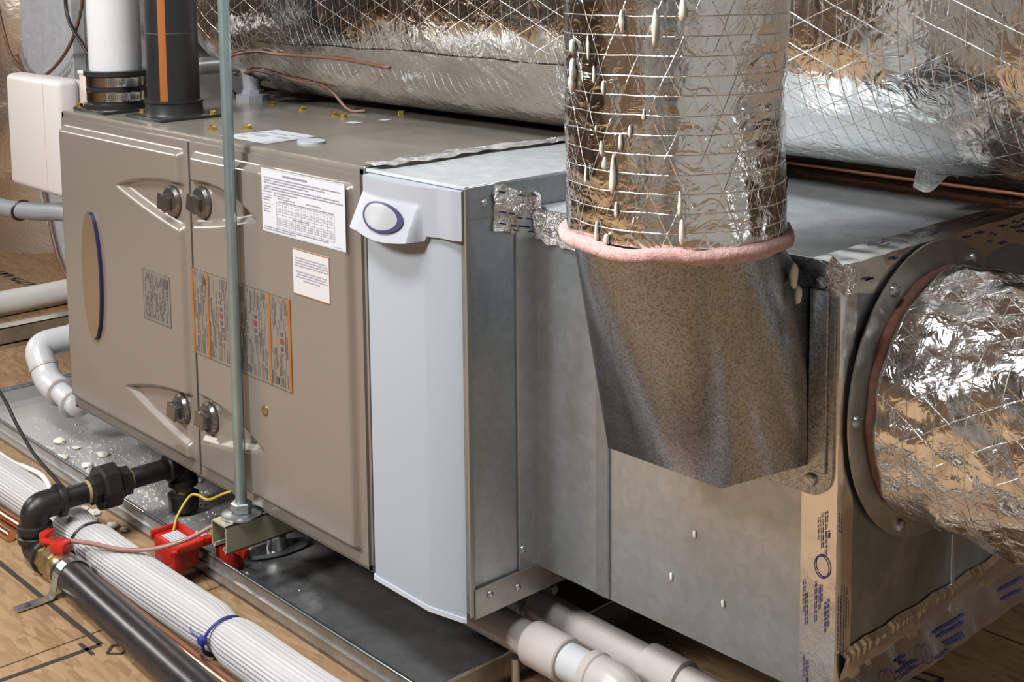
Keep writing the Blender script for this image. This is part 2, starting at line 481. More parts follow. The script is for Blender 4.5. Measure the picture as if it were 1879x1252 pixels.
shell('wall_front', (-3.5, -2.8, FZ), (1.35, -2.7, 2.4), OSB_DK)
WALLB = plain('grey_wallboard', (0.56, 0.56, 0.555), 0.8, 0, 0.08, 3)
shell('wall_front_right', (1.35, -2.8, FZ), (3.5, -2.7, 2.4), WALLB)
shell('wall_left', (-3.6, -2.7, FZ), (-3.5, 1.7, 2.4), OSB_DK)
shell('wall_right', (3.5, -2.7, FZ), (3.6, 1.7, 2.4), WALLB)
ce = shell('ceiling', (-3.6, -2.8, 2.4), (3.6, 1.8, 2.48), OSB_DK)
mb = MB(); mb.box((-0.02, -2.7, 2.25), (0.02, 1.7, 2.4))
jm = mesh_of('rafter', mb, LUMBER, smooth=0)
for k in range(11):
    inst('rafter', jm, (-3.0+0.6*k, 0, 0), ce)

# ------------------------------------------------------------------ gas furnace lying on its side
FH = 0.533; FL = 0.889; FD = 0.75
fur = thing('gas_furnace', (FL/2, FD/2, 0), 'taupe horizontal gas furnace with two raised-panel doors and four dark knobs', 'furnace')
mb = MB()
t = 0.004
mb.box((0, 0.004, 0), (FL, FD, t)); mb.box((0, 0.004, 0), (t, FD, FH)); mb.box((FL-t, 0.004, 0), (FL, FD, FH)); mb.box((0, FD-t, 0), (FL, FD, FH))
# front frame lips
mb.box((0, 0, FH-0.012), (FL, 0.012, FH), 0.002); mb.box((0, 0, 0), (FL, 0.012, 0.012), 0.002)
mb.box((0, 0, 0), (0.010, 0.012, FH), 0.002); mb.box((FL-0.012, 0, 0), (FL, 0.012, FH), 0.002)
mb.box((0.44, 0.002, 0), (0.46, 0.012, FH), 0.001)
part('casing', mb, TAUPE, fur, smooth=30)
mb = MB(); mb.box((0.001, 0.001, FH-0.004), (FL-0.001, FD-0.001, FH+0.0015), 0.0012, seg=1)
part('top_panel', mb, TAUPE_TOP, fur)
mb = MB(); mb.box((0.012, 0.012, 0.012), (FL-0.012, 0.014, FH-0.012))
part('gap_shade_sheet', mb, TAUPE_DK, fur)  # dark sheet added behind the doors as the shade in their gaps

def S(x):
    x = max(0.0, min(1.0, x)); return x*x*(3-2*x)
def door_mesh(x0, x1, z0, z1, pockets, bl, br, bt, bb, opens):
    nu = 170; nv = 240; mb = MB()
    def h(x, z):
        d = S((x-x0-bl)/0.012)*S((x1-br-x)/0.012)*S((z1-bt-z)/0.011)*S((z-z0-bb)/0.011)
        for (xt, zt, xo, zo1, zo2, sag) in pockets:
            k = (x-xt)/(xo-xt)
            if k <= 0: continue
            zu = zt+(zo1-zt)*k + sag*4*k*(1-k) if k < 1 else zo1
            zl = zt+(zo2-zt)*k - 0.004*4*k*(1-k) if k < 1 else zo2
            if zl < z < zu:
                d *= 1-0.92*min(S((z-zl)/0.015), S((zu-z)/0.0085))
        return d
    def fn(a, b):
        x = x0+(x1-x0)*a; z = z0+(z1-z0)*b
        return (x, -0.004-0.011*h(x, z), z)
    I = mb.grid(nu, nv, fn)
    # turned-back edges
    def wall(seq):
        back = [mb.v((mb.V[i].x, 0.008, mb.V[i].z)) for i in seq]
        for i in range(len(seq)-1): mb.f([seq[i], seq[i+1], back[i+1], back[i]])
    wall([I[i][0] for i in range(nu)]); wall([I[i][nv-1] for i in range(nu)])
    wall(I[0]); wall(I[nu-1])
    return mb
LP = [(0.219, 0.432, 0.440, 0.462, 0.383, 0.010), (0.222, 0.096, 0.436, 0.134, 0.044, 0.008)]
RP = [(0.660, 0.434, 0.468, 0.470, 0.395, 0.016), (0.660, 0.101, 0.468, 0.143, 0.066, 0.014)]
d1 = part('door', door_mesh(0.008, 0.449, 0.008, 0.524, LP, 0.002, 0.008, 0.012, 0.014, 1), TAUPE, fur, 'burner compartment door with oval badge', smooth=50)
d2 = part('door', door_mesh(0.455, 0.884, 0.008, 0.524, RP, 0.008, 0.010, 0.012, 0.014, -1), TAUPE, fur, 'blower compartment door with white label sheet', smooth=50)
# knobs
def knob_mesh():
    mb = MB()
    mb.lathe((0, 0, 0), (0, -1, 0), [(0.022, 0), (0.0245, 0.002), (0.0245, 0.005), (0.021, 0.009), (0.013, 0.011)], 28)
    # boxy twist grip, flared outwards, scooped on top and underneath
    secs = []
    for k in range(8):
        t = k/7; y = -0.006-0.016*t
        hw = 0.0115+0.0015*t; hl = 0.0145-0.0060*math.sin(t*math.pi*0.85)+0.001*t
        c = [(-hw, -hl), (0, -hl*0.92), (hw, -hl), (hw, hl), (0, hl*0.92), (-hw, hl)]
        secs.append([mb.v((px, y, pz)) for px, pz in c])
    for k in range(7):
        for i in range(6):
            j = (i+1) % 6; mb.f([secs[k][i], secs[k][j], secs[k+1][j], secs[k+1][i]])
    mb.f(secs[0]); mb.f(secs[-1])
    return mb
kb = knob_mesh()
km = mesh_of('knob', kb, PEWTER, smooth=28)
for (x, z, d) in ((0.402, 0.428, d1), (0.404, 0.10, d1), (0.492, 0.438, d2), (0.490, 0.108, d2)):
    inst('knob', km, (x, -0.004, z), d, (0, math.radians(12), 0))
# oval badge on the left door
mb = MB()
def ell(cx, cz, rx, rz, y, n=48): return [(cx+rx*math.cos(2*math.pi*i/n), y, cz+rz*math.sin(2*math.pi*i/n)) for i in range(n)]
mb.prism(ell(0.134, 0.266, 0.034, 0.110, -0.0155), (0, -0.005, 0), 1)
mb.prism(ell(0.1325, 0.266, 0.0322, 0.1085, -0.0206), (0, -0.0006, 0), 0)
part('badge', mb, [plain('tan_badge_face', (0.36, 0.27, 0.18), 0.22, 0.6), NAVY], d1, 'oval badge with a dark blue rim')
# printed labels
YL = -0.0153
def lq(mb, x0, x1, z0, z1, m, dy=0.0): mb.quad((x0, YL-dy, z0), (x1, YL-dy, z0), (x1, YL-dy, z1), (x0, YL-dy, z1), m)
def sheet(mb, x0, x1, z0, z1, m=0): mb.box((x0, YL-0.0003, z0), (x1, YL+0.0006, z1), 0, m)
rnd = random.Random(11)
mb = MB(); sheet(mb, 0.311, 0.398, 0.229, 0.310)
x = 0.318
while x < 0.393:
    z = 0.234
    while z < 0.302:
        l = rnd.uniform(0.004, 0.022)
        if rnd.random() < 0.75: lq(mb, x, x+0.0016, z, min(z+l, 0.305), 1, 0.0006)
        z += l+0.003
    x += 0.0042
lq(mb, 0.378, 0.392, 0.288, 0.304, 1, 0.0008)
for e in ((0.311, 0.398, 0.2288, 0.2296), (0.311, 0.398, 0.3095, 0.3103), (0.3108, 0.3116, 0.229, 0.31), (0.3973, 0.398, 0.229, 0.31)): lq(mb, *e, 1, 0.0007)
part('rating_plate', mb, [plain('grey_rating_film', (0.22, 0.20, 0.175), 0.3, 0.2), INK_DK], d1, 'dark printed rating plate')
mb = MB(); sheet(mb, 0.467, 0.734, 0.207, 0.338)
x = 0.476
while x < 0.728:
    z = 0.211
    while z < 0.330:
        l = rnd.uniform(0.006, 0.035)
        if rnd.random() < 0.72: lq(mb, x, x+rnd.uniform(0.0010, 0.0020), z, min(z+l, 0.334), 3 if rnd.random() < 0.4 else 1, 0.0006)
        z += l+rnd.uniform(0.001, 0.004)
    x += 0.0038
for xo in (0.467, 0.511, 0.6785, 0.7285): lq(mb, xo, xo+0.0055, 0.2075, 0.3375, 2, 0.0009)
for (bx, bz) in ((0.545, 0.262), (0.638, 0.270), (0.705, 0.258)):
    lq(mb, bx, bx+0.016, bz, bz+0.034, 0, 0.0010)
    lq(mb, bx+0.004, bx+0.011, bz+0.003, bz+0.010, 1, 0.0012); lq(mb, bx+0.003, bx+0.012, bz+0.013, bz+0.021, 4, 0.0012); lq(mb, bx+0.004, bx+0.011, bz+0.024, bz+0.030, 1, 0.0012)
for (bx, bz) in ((0.500, 0.318), (0.622, 0.214), (0.694, 0.213)): lq(mb, bx, bx+0.008, bz, bz+0.010, 1, 0.0012)
for e in ((0.467, 0.734, 0.2068, 0.2076), (0.467, 0.734, 0.3374, 0.3382)): lq(mb, *e, 1, 0.0011)
part('warning_label', mb, [DECAL, INK_DK, ORANGE, INK_GY, INK_RED], d2, 'clear warning label with four orange stripes')
# big white sheet with paragraphs and a ruled table
mb = MB(); sheet(mb, 0.672, 0.867, 0.424, 0.5115)
def words(mb, x0, x1, z, h, m=1, dy=0.0006, gap=0.0012, seed=0):
    r = random.Random(seed+int(z*9999)); x = x0
    while x < x1-0.002:
        w = min(r.uniform(0.0025, 0.008), x1-x); lq(mb, x, x+w, z, z+h, m, dy); x += w+gap
words(mb, 0.725, 0.785, 0.5035, 0.0030, 2)
for z, x1 in ((0.4985, 0.858), (0.4950, 0.825), (0.4915, 0.785), (0.4870, 0.858), (0.4835, 0.863)): words(mb, 0.678, x1, z, 0.0016, 2)
words(mb, 0.676, 0.696, 0.4795, 0.0016, 2); words(mb, 0.702, 0.762, 0.4795, 0.0016, 2); words(mb, 0.702, 0.740, 0.476, 0.0014, 2)
for z in (0.4755, 0.4635): lq(mb, 0.673, 0.699, z, z+0.0005, 2, 0.0006)
words(mb, 0.676, 0.696, 0.4715, 0.0015, 2); words(mb, 0.676, 0.694, 0.4680, 0.0015, 2); words(mb, 0.676, 0.696, 0.4590, 0.0015, 2); words(mb, 0.676, 0.690, 0.4555, 0.0015, 2); words(mb, 0.676, 0.690, 0.4520, 0.0015, 2)
words(mb, 0.712, 0.752, 0.4725, 0.0014, 2); words(mb, 0.780, 0.815, 0.4735, 0.0014, 2); words(mb, 0.715, 0.842, 0.4690, 0.0015, 2)
for z in (0.4675, 0.4585, 0.4550, 0.4515, 0.4465, 0.4430, 0.4400, 0.4370, 0.4335): lq(mb, 0.708, 0.843, z, z+0.0004, 2, 0.0006)
for k in range(10): lq(mb, 0.708+0.015*k, 0.7084+0.015*k, 0.4335, 0.4675, 2, 0.0006)
for z in (0.4600, 0.4640, 0.4562, 0.4440, 0.4410, 0.4380):
    for k in range(9): lq(mb, 0.712+0.015*k, 0.718+0.015*k, z, z+0.0013, 3, 0.0006)
words(mb, 0.748, 0.785, 0.4485, 0.0015, 2)
words(mb, 0.676, 0.832, 0.4305, 0.0014, 2); words(mb, 0.674, 0.755, 0.4275, 0.0014, 2); words(mb, 0.842, 0.862, 0.4270, 0.0013, 3)
for e in ((0.6735, 0.8655, 0.4252, 0.4255), (0.6735, 0.8655, 0.5105, 0.5108)): lq(mb, *e, 3, 0.0006)
part('instruction_sheet', mb, [PAPER, INK_DK, plain('grey_text', (0.23, 0.23, 0.26), 0.5), plain('pale_text', (0.40, 0.40, 0.44), 0.5)], d2, 'white printed sheet with a ruled table')
mb = MB(); sheet(mb, 0.744, 0.829, 0.349, 0.411)
for e in ((0.744, 0.829, 0.4098, 0.411), (0.744, 0.829, 0.349, 0.3502), (0.828, 0.829, 0.349, 0.411)): lq(mb, *e, 1, 0.0006)
for z, a, b in ((0.3985, 0.751, 0.822), (0.3950, 0.749, 0.826), (0.3915, 0.749, 0.827), (0.3880, 0.749, 0.826), (0.3800, 0.751, 0.824), (0.3765, 0.755, 0.820), (0.3730, 0.751, 0.824), (0.3690, 0.768, 0.806)):
    words(mb, a, b, z, 0.0015, 2, 0.0006, seed=5)
part('notice_sticker', mb, [PAPER2, ORANGE, plain('faint_text', (0.28, 0.27, 0.33), 0.5)], d2, 'small white sticker edged in orange')
mb = MB(); mb.lathe((0.661, -0.0145, 0.165), (0, -1, 0), [(0.0075, 0), (0.0075, 0.002), (0.005, 0.0035), (0.002, 0.0035)], 18)
part('door_screw', mb, BRASS, d2)
# top-side screws, labels, stickers
mb = MB(); mb.lathe((0, 0, 0), (0, 0, 1), [(0.008, 0), (0.008, 0.0012)], 16); mb.lathe((0, 0, 0.0012), (0, 0, 1), [(0.0062, 0), (0.0062, 0.004), (0.005, 0.005)], 6)
sm = mesh_of('screw', mb, BRASS_S, smooth=25)
for (x, y) in ((0.427, 0.052), (0.455, 0.096), (0.196, 0.304), (0.307, 0.294), (0.413, 0.287), (0.449, 0.280), (0.484, 0.373)):
    inst('screw', sm, (x, y, FH+0.0015), fur, (0, 0, x*9))
def topq(mb, pts, m, z): mb.f([mb.v((p[0], p[1], z)) for p in pts], m)
mb = MB(); topq(mb, [(0.500, 0.022), (0.625, 0.022), (0.612, 0.118), (0.504, 0.118)], 0, FH+0.0020)
for (a, b, c, d) in ((0.52, 0.035, 0.55, 0.040), (0.53, 0.06, 0.556, 0.074), (0.575, 0.07, 0.60, 0.08), (0.52, 0.09, 0.57, 0.095), (0.575, 0.095, 0.6, 0.1), (0.51, 0.05, 0.518, 0.09)): topq(mb, [(a, b), (c, b), (c, d), (a, d)], 1, FH+0.0023)
part('top_label', mb, [PAPER, plain('label_grey_print', (0.35, 0.36, 0.40), 0.5)], fur, 'white paper label lying on the top panel', smooth=0)
mb = MB(); mb.prism([(0.656+0.024*math.cos(a*math.pi/12), 0.078+0.018*math.sin(a*math.pi/12), FH+0.0016) for a in range(24)], (0, 0, 0.003), 0)
part('oval_sticker', mb, plain('grey_blue_sticker', (0.42, 0.46, 0.52), 0.4), fur, 'small grey oval sticker')
for (x, y, w, l) in ((0.512, 0.235, 0.022, 0.026), (0.526, 0.292, 0.014, 0.022)):
    mb = MB(); topq(mb, [(x, y), (x+w, y+0.004), (x+w-0.004, y+l), (x-0.006, y+l-0.006)], 0, FH+0.0022)
    part('paper_scrap', mb, PAPER, fur, smooth=0)

# ------------------------------------------------------------------ filter cabinet beside the furnace
XF = 1.083; YP = 0.1085
fil = thing('filter_cabinet', (0.99, 0.375, 0.005), 'galvanised air filter cabinet with pale plastic door between furnace and plenum', 'filter cabinet')
mb = MB()
mb.box((FL+0.002, 0.004, 0.012), (XF-0.001, FD, 0.531), 0.001)
part('body', mb, GALV_BLUE, fil)
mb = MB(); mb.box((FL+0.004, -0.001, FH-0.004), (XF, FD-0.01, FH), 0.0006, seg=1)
part('top_sheet', mb, GALV_TOP_LIT, fil)
mb = MB(); mb.box((XF-0.002, -0.001, 0.012), (XF+0.0015, 0.006, FH-0.002), 0.0006, seg=1)
part('front_edge_flange', mb, plain('raw_sheet_edge', (0.40, 0.38, 0.34), 0.4, 0.7), fil)
mb = MB(); mb.box((XF-0.001, 0.0765, 0.046), (XF+0.003, YP+0.001, 0.49), 0.0008, seg=1)
part('side_flange', mb, GALV, fil)
mb = MB(); mb.box((XF-0.001, 0.004, 0.009), (XF+0.0035, 0.26, 0.046), 0.0008, seg=1)
part('bottom_rail', mb, galv('galvanised_rail', (0.42, 0.41, 0.38), 0.36, 0.3, (0.28, 0.26, 0.22)), fil)
mb = MB(); mb.box((XF-0.001, 0.004, 0.493), (XF+0.002, 0.045, FH-0.001), 0.0006, seg=1)
part('corner_gusset', mb, GALV_BLUE, fil)
mb = MB(); mb.lathe((0, 0, 0), (1, 0, 0), [(0.0046, 0), (0.0046, 0.0008), (0.0036, 0.0024), (0.0014, 0.0030)], 14)
rv = mesh_of('rivet', mb, ZINC, smooth=60)
for (y, z, e) in ((0.027, 0.034, 0.0035), (0.072, 0.027, 0.0035), (0.081, 0.073, 0.003), (0.027, 0.511, 0.002)): inst('rivet', rv, (XF+e, y, z), fil)
# plastic door: flat face, chamfered right edge
mb = MB()
plan = [(0.900, 0.004), (0.900, -0.005), (0.904, -0.0085), (1.016, -0.0105), (1.020, -0.0095), (1.064, 0.0005), (1.070, 0.004)]
mb.prism([(p[0], p[1], 0.003) for p in plan], (0, 0, 0.468))
pd = part('plastic_door', mb, PLASTIC, fil, smooth=30)
mb = MB(); mb.prism([(p[0]+(0.0015 if p[0] > 1.0 else -0.001), p[1]-0.0015, 0.0) for p in plan], (0, 0, 0.006))
part('door_lip', mb, plain('pale_door_lip', (0.55, 0.57, 0.64), 0.4), pd)
# cap: bowed hood with a slanted badge face
mb = MB()
def cap_pt(u, v):
    # u across 0..1 (left to right), v 0 top .. 1 bottom
    x = 0.899+(1.079-0.899)*u
    z = 0.527-v*0.064
    bow = 0.014*math.sin(min(u/0.80, 1)*math.pi)
    fl_ = 0.010+bow*0.8-0.004*max(0, u-0.7)/0.3
    if u > 0.93: fl_ *= max(0.0, 1-(u-0.93)/0.07*0.55)
    lift = 0
    if u < 0.70:
        k = S((v-0.30)/0.06)*max(0, (v-0.30)/0.70)
        lift = 0.017*k*(1-S((u-0.635)/0.06))
        z -= 0.006*k*(math.sin(u/0.7*math.pi))
    return Vector((x-(0.010*max(0, v-0.3) if u < 0.05 else 0), -(fl_+lift), z+0.006*(u > 0.7)*v))
nu, nv = 64, 28
I = mb.grid(nu, nv, cap_pt)
tops = [mb.v((mb.V[I[i][0]].x, 0.003, 0.5285)) for i in range(nu)]
bots = [mb.v((mb.V[I[i][nv-1]].x, 0.003, mb.V[I[i][nv-1]].z+0.002)) for i in range(nu)]
for i in range(nu-1):
    mb.f([I[i][0], I[i+1][0], tops[i+1], tops[i]]); mb.f([I[i][nv-1], I[i+1][nv-1], bots[i+1], bots[i]])
mb.f([tops[0]]+I[0]+[bots[0]]); mb.f([tops[-1]]+I[nu-1]+[bots[-1]])
part('door_cap', mb, PLASTIC_CAP, pd, 'pale hood carrying an oval badge', smooth=28)
# badge: ring and face that follow the slanted hood face
mb = MB()
def cap_surf(x, z):
    u = (x-0.899)/0.18; v = (0.527-z)/0.064
    p = cap_pt(u, v); return Vector((x, p.y-0.0012, z))
n = 48
def ring_pts(cx, cz, rx, rz, dy, tilt=0.10):
    out = []
    for i in range(n):
        a = 2*math.pi*i/n
        x = cx+rx*math.cos(a); z = cz+rz*math.sin(a)-tilt*rx*math.cos(a)*0.4
        p = cap_surf(x, z); out.append(mb.v((p.x, p.y-dy, p.z)))
    return out
o = ring_pts(0.9600, 0.4850, 0.0430, 0.0172, 0.0); i_ = ring_pts(0.9580, 0.4852, 0.0352, 0.0144, 0.0002)
for k in range(n): mb.f([o[k], o[(k+1) % n], i_[(k+1) % n], i_[k]], 1)
prev = i_
for s_ in (0.75, 0.5, 0.25, 0.06):
    r_ = ring_pts(0.9580, 0.4852, 0.0352*s_, 0.0144*s_, 0.0002)
    for k in range(n): mb.f([prev[k], prev[(k+1) % n], r_[(k+1) % n], r_[k]], 0)
    prev = r_
mb.f(prev, 0)
part('badge', mb, [BADGE, NAVY], pd, 'silver oval badge with a navy ring')

# ------------------------------------------------------------------ foil tape with blue print
def tape_strip(path_pts, width_vec_fn, n, m=None, amp=0.0012, sc_=60, seed=0, nw=8):
    """grid strip: path point(t) + width; crinkled"""
    mb = MB()
    def fn(a, b):
        p = path_pts(a, b)
        k = Vector((noise.noise(p*sc_+Vector((seed, 0, 0))), noise.noise(p*sc_+Vector((0, seed, 5))), noise.noise(p*sc_+Vector((9, 0, seed)))))
        return p + k*amp
    mb.grid(n, nw, fn)
    return mb
# ------------------------------------------------------------------ return plenum
XR = 1.5155; ZB = 0.043; ZT = 0.4957; PD = 0.75
ple = thing('return_plenum', ((XF+XR)/2, 0.43, ZB), 'galvanised sheet metal return plenum box with foil-taped edges', 'plenum')
mb = MB(); mb.box((XF+0.002, YP, ZB), (XR, YP+0.003, ZT-0.001)); part('front_panel', mb, GALV, ple)
mb = MB(); mb.box((XR-0.003, YP+0.001, ZB), (XR, PD, ZT-0.001)); part('end_panel', mb, GALV_DK, ple)
mb = MB(); mb.box((XF+0.002, YP+0.001, ZT-0.003), (XR-0.001, PD, ZT)); part('top_panel', mb, GALV_TOP_LIT, ple)
mb = MB(); mb.box((XF+0.002, PD-0.003, ZB), (XR-0.001, PD, ZT-0.003)); part('back_panel', mb, GALV, ple)
mb = MB(); mb.box((XF+0.002, YP+0.003, ZB), (XR-0.003, PD-0.003, ZB+0.003)); part('bottom_panel', mb, GALV, ple)
mb = MB(); mb.box((1.187, YP-0.0035, ZB+0.001), (1.208, YP+0.001, ZT-0.004), 0.001, seg=1); part('drive_cleat', mb, GALV_BLUE, ple)
mb = MB(); mb.box((XR-0.001, 0.329, ZB), (XR+0.003, 0.337, ZT-0.01), 0.001, seg=1); part('standing_seam', mb, GALV, ple)
# droplets of dried sealant on the front panel
mb = MB(); mb.blob((0, 0, 0), 0.0035, (0.7, 0.5, 1.4), amp=0.2); dm = mesh_of('sealant_drop', mb, FOAM, smooth=180)
for (x, z) in ((1.335, 0.165), (1.302, 0.105), (1.375, 0.10)): inst('sealant_drop', dm, (x, YP-0.001, z), ple)
# vertical corner tape
def vt(a, b):
    z = ZB+0.002+(ZT-ZB-0.004)*a; w = b*(0.042+0.025)
    if w < 0.042: return Vector((XR-0.042+w, YP-0.0012, z))
    return Vector((XR+0.0012, YP+w-0.042, z))
mb = tape_strip(vt, None, 90, amp=0.0004, nw=17)
# print on it
def ptape(x0, x1, z0, z1): mb.quad((x0, YP-0.0026, z0), (x1, YP-0.0026, z0), (x1, YP-0.0026, z1), (x0, YP-0.0026, z1), 1)
rnd = random.Random(5)
for (xa, z0, z1) in ((1.4985, 0.205, 0.242), (1.503, 0.198, 0.245), (1.5065, 0.218, 0.226), (1.4945, 0.212, 0.236), (1.478, 0.13, 0.165), (1.481, 0.118, 0.152), (1.492, 0.125, 0.168), (1.4965, 0.14, 0.166), (1.4985, 0.148, 0.166), (1.5035, 0.118, 0.15), (1.507, 0.125, 0.155), (1.479, 0.06, 0.085), (1.483, 0.055, 0.08)):
    z = z0
    while z < z1:
        l = rnd.uniform(0.003, 0.008); ptape(xa, xa+0.0013, z, min(z+l, z1)); z += l+0.001
def ringq(c, ux, uz, r0, r1, e, m=1, n=28):
    a = [mb.v(Vector(c)+Vector(ux)*r1*math.cos(2*math.pi*i/n)+Vector(uz)*r1*e*math.sin(2*math.pi*i/n)) for i in range(n)]
    b = [mb.v(Vector(c)+Vector(ux)*r0*math.cos(2*math.pi*i/n)+Vector(uz)*r0*e*math.sin(2*math.pi*i/n)) for i in range(n)]
    for i in range(n): mb.f([a[i], a[(i+1) % n], b[(i+1) % n], b[i]], m)
ringq((1.500, YP-0.0027, 0.186), (1, 0, 0), (0, 0, 1), 0.0078, 0.0092, 1.35)
def ptapx(y0, y1, z0, z1): mb.quad((XR+0.0027, y0, z0), (XR+0.0027, y1, z0), (XR+0.0027, y1, z1), (XR+0.0027, y0, z1), 1)
for (ya, z0, z1) in ((0.112, 0.10, 0.16), (0.118, 0.09, 0.17), (0.1225, 0.11, 0.165), (0.111, 0.225, 0.245), (0.126, 0.12, 0.15)):
    z = z0
    while z < z1:
        l = rnd.uniform(0.003, 0.008); ptapx(ya, ya+0.0014, z, min(z+l, z1)); z += l+0.001
part('corner_tape', mb, [TAPE, INK], ple, 'vertical foil tape printed in blue', smooth=40)
# top edge tape, folded over top and end
def tt(a, b):
    y = YP+0.002+(PD-YP-0.01)*a; w = b*0.072
    if w < 0.036: return Vector((XR-0.036+w, y, ZT+0.0014))
    return Vector((XR+0.0014, y, ZT-(w-0.036)*(1.0+0.15*math.sin(y*40))))
mb = tape_strip(tt, None, 140, amp=0.0012, sc_=45, nw=15)
def ptop(x0, x1, y0, y1): mb.quad((x0, y0, ZT+0.0032), (x1, y0, ZT+0.0032), (x1, y1, ZT+0.0032), (x0, y1, ZT+0.0032), 1)
def pend(y0, y1, z0, z1): mb.quad((XR+0.0034, y0, z0), (XR+0.0034, y1, z0), (XR+0.0034, y1, z1), (XR+0.0034, y0, z1), 1)
for k in range(26):
    y = 0.125+rnd.random()*0.55; ptop(XR-0.030+0.008*(k % 3), XR-0.0275+0.008*(k % 3), y, y+rnd.uniform(0.012, 0.04))
for k in range(30):
    y = 0.125+rnd.random()*0.5; z = ZT-0.008-0.0065*(k % 4); pend(y, y+rnd.uniform(0.006, 0.02), z, z+0.002)
part('top_edge_tape', mb, [TAPE, INK], ple, 'foil tape folded over the top edge', smooth=40)
# bottom edge tape: crinkled, lower half kicked outwards
prof = [(0.0015, 0.0985), (0.0075, 0.094), (0.0065, 0.086), (0.0035, 0.077), (0.0015, 0.069), (0.008, 0.056), (0.0145, 0.043), (0.018, 0.034)]
def bt(a, b):
    y = YP+0.006+(PD-YP-0.02)*a; k = b*(len(prof)-1); i = min(int(k), len(prof)-2); f_ = k-i
    o_ = prof[i][0]*(1-f_)+prof[i+1][0]*f_; z = prof[i][1]*(1-f_)+prof[i+1][1]*f_
    cr = 0.0009*math.sin(y*620+8*noise.noise(Vector((y*60, 0, 0))))*max(0, 1-b*2.2) if b > 0.02 else 0
    return Vector((XR+o_+cr, y, z+0.0012*math.sin(y*90)))
mb = tape_strip(bt, None, 260, amp=0.0010, sc_=50, nw=15)
def pbt(y, w, t0, t1):
    q = []
    for (yy, b) in ((y, t0), (y+w, t0), (y+w, t1), (y, t1)):
        p = bt((yy-YP-0.006)/(PD-YP-0.02), b); q.append((p.x+0.0022, p.y, p.z+0.0012))
    mb.quad(*q, 1)
for (y0, y1, t0) in ((0.205, 0.235, 0.80), (0.20, 0.24, 0.86), (0.207, 0.225, 0.70), (0.213, 0.22, 0.75), (0.285, 0.345, 0.68), (0.29, 0.34, 0.74), (0.296, 0.335, 0.83), (0.30, 0.335, 0.88), (0.275, 0.30, 0.94), (0.43, 0.48, 0.70), (0.43, 0.47, 0.8)):
    y = y0
    while y < y1:
        l = rnd.uniform(0.004, 0.009); pbt(y, l, t0, t0+0.03); y += l+0.0012
for yc in (0.185, 0.258):
    p = bt((yc-YP-0.006)/(PD-YP-0.02), 0.80)
    ringq((p.x+0.0035, yc, p.z+0.001), (0, 1, 0), Vector((-0.4, 0, 0.9)).normalized(), 0.0082, 0.0094, 1.05)
part('bottom_edge_tape', mb, [TAPE, INK], ple, 'wrinkled foil tape along the bottom edge', smooth=40)
# crumpled corner of tape
mb = MB()
mb.blob((XR+0.0005, YP-0.001, ZT-0.012), 0.016, (0.75, 0.6, 1.05), amp=0.55, seed=3)
part('tape_crumple', mb, TAPE_CR, ple, smooth=20)
# tape patch over filter cabinet and plenum corner
def tp(a, b):
    L = a*0.205; z = 0.532-b*0.055-0.012*math.sin(a*3.1)-a*0.02
    if L < YP-0.040: return Vector((XF+0.0038+0.003*math.sin(L*80)*b, 0.040+L, z))
    return Vector((XF+0.004+(L-(YP-0.040)), YP-0.003-0.002*abs(math.sin(L*60)), min(z, 0.4945+0.036*(1-min(1, (L-(YP-0.04))/0.02)))))
mb = tape_strip(tp, None, 80, amp=0.0042, sc_=85, seed=4, nw=24)
for k in range(16):
    a0 = rnd.uniform(0.02, 0.32); b0 = rnd.choice((0.06, 0.12, 0.55, 0.62, 0.8, 0.9)); q = []
    for (a, b) in ((a0, b0), (a0+0.05, b0), (a0+0.05, b0+0.035), (a0, b0+0.035)):
        p = tp(a, b); q.append((p.x+0.0028, p.y, p.z))
    mb.quad(*q, 1)
part('tape_patch', mb, [TAPE_CR, INK], ple, 'wrinkled foil tape patch beside the filter cabinet', smooth=40)
# tape over the joint of furnace and filter cabinet
def tj(a, b):
    y = 0.004+0.70*a
    return Vector((FL-0.012+0.036*b+0.004*math.sin(y*25), y, FH+0.0032+0.0022*abs(math.sin(y*70+b*4))*(1-a)))
mb = tape_strip(tj, None, 160, amp=0.0022, sc_=60, seed=9, nw=8)
for k in range(16):
    a0 = rnd.uniform(0.01, 0.35); b0 = rnd.uniform(0.1, 0.8); q = []
    for (a, b) in ((a0, b0), (a0+0.02, b0), (a0+0.02, b0+0.05), (a0, b0+0.05)):
        p = tj(a, b); q.append((p.x, p.y, p.z+0.0030))
    mb.quad(*q, 1)
part('joint_tape', mb, [TAPE_CR, INK], fil, 'foil tape over the joint with the furnace', smooth=40)

# ------------------------------------------------------------------ sheet metal boot and insulated riser
DX, DY = 1.402, -0.005
boot = thing('duct_boot', (1.39, 0.05, 0.286), 'speckled galvanised duct boot screwed to the plenum front', 'duct boot')
bm = bmesh.new()
for i in range(56):
    a = 2*math.pi*i/56; bm.verts.new((DX+0.099*math.cos(a), DY+0.099*math.sin(a), 0.522))
for p in ((1.307, 0.0, 0.285), (1.456, 0.0, 0.285), (1.290, YP-0.004, 0.288), (1.483, YP-0.004, 0.288), (1.483, YP-0.004, 0.470), (1.290, YP-0.004, 0.470)): bm.verts.new(p)
bmesh.ops.convex_hull(bm, input=list(bm.verts))
mb = MB(); mb.addbm(bm)
part('boot_body', mb, GALV_BOOT, boot, smooth=22)
def rrect(x0, x1, z0, z1, r, y, n=6):
    out = []
    for cx, cz, a0 in ((x1-r, z1-r, 0), (x0+r, z1-r, 90), (x0+r, z0+r, 180), (x1-r, z0+r, 270)):
        for k in range(n+1):
            a = math.radians(a0+90*k/n); out.append((cx+r*math.cos(a), y, cz+r*math.sin(a)))
    return out
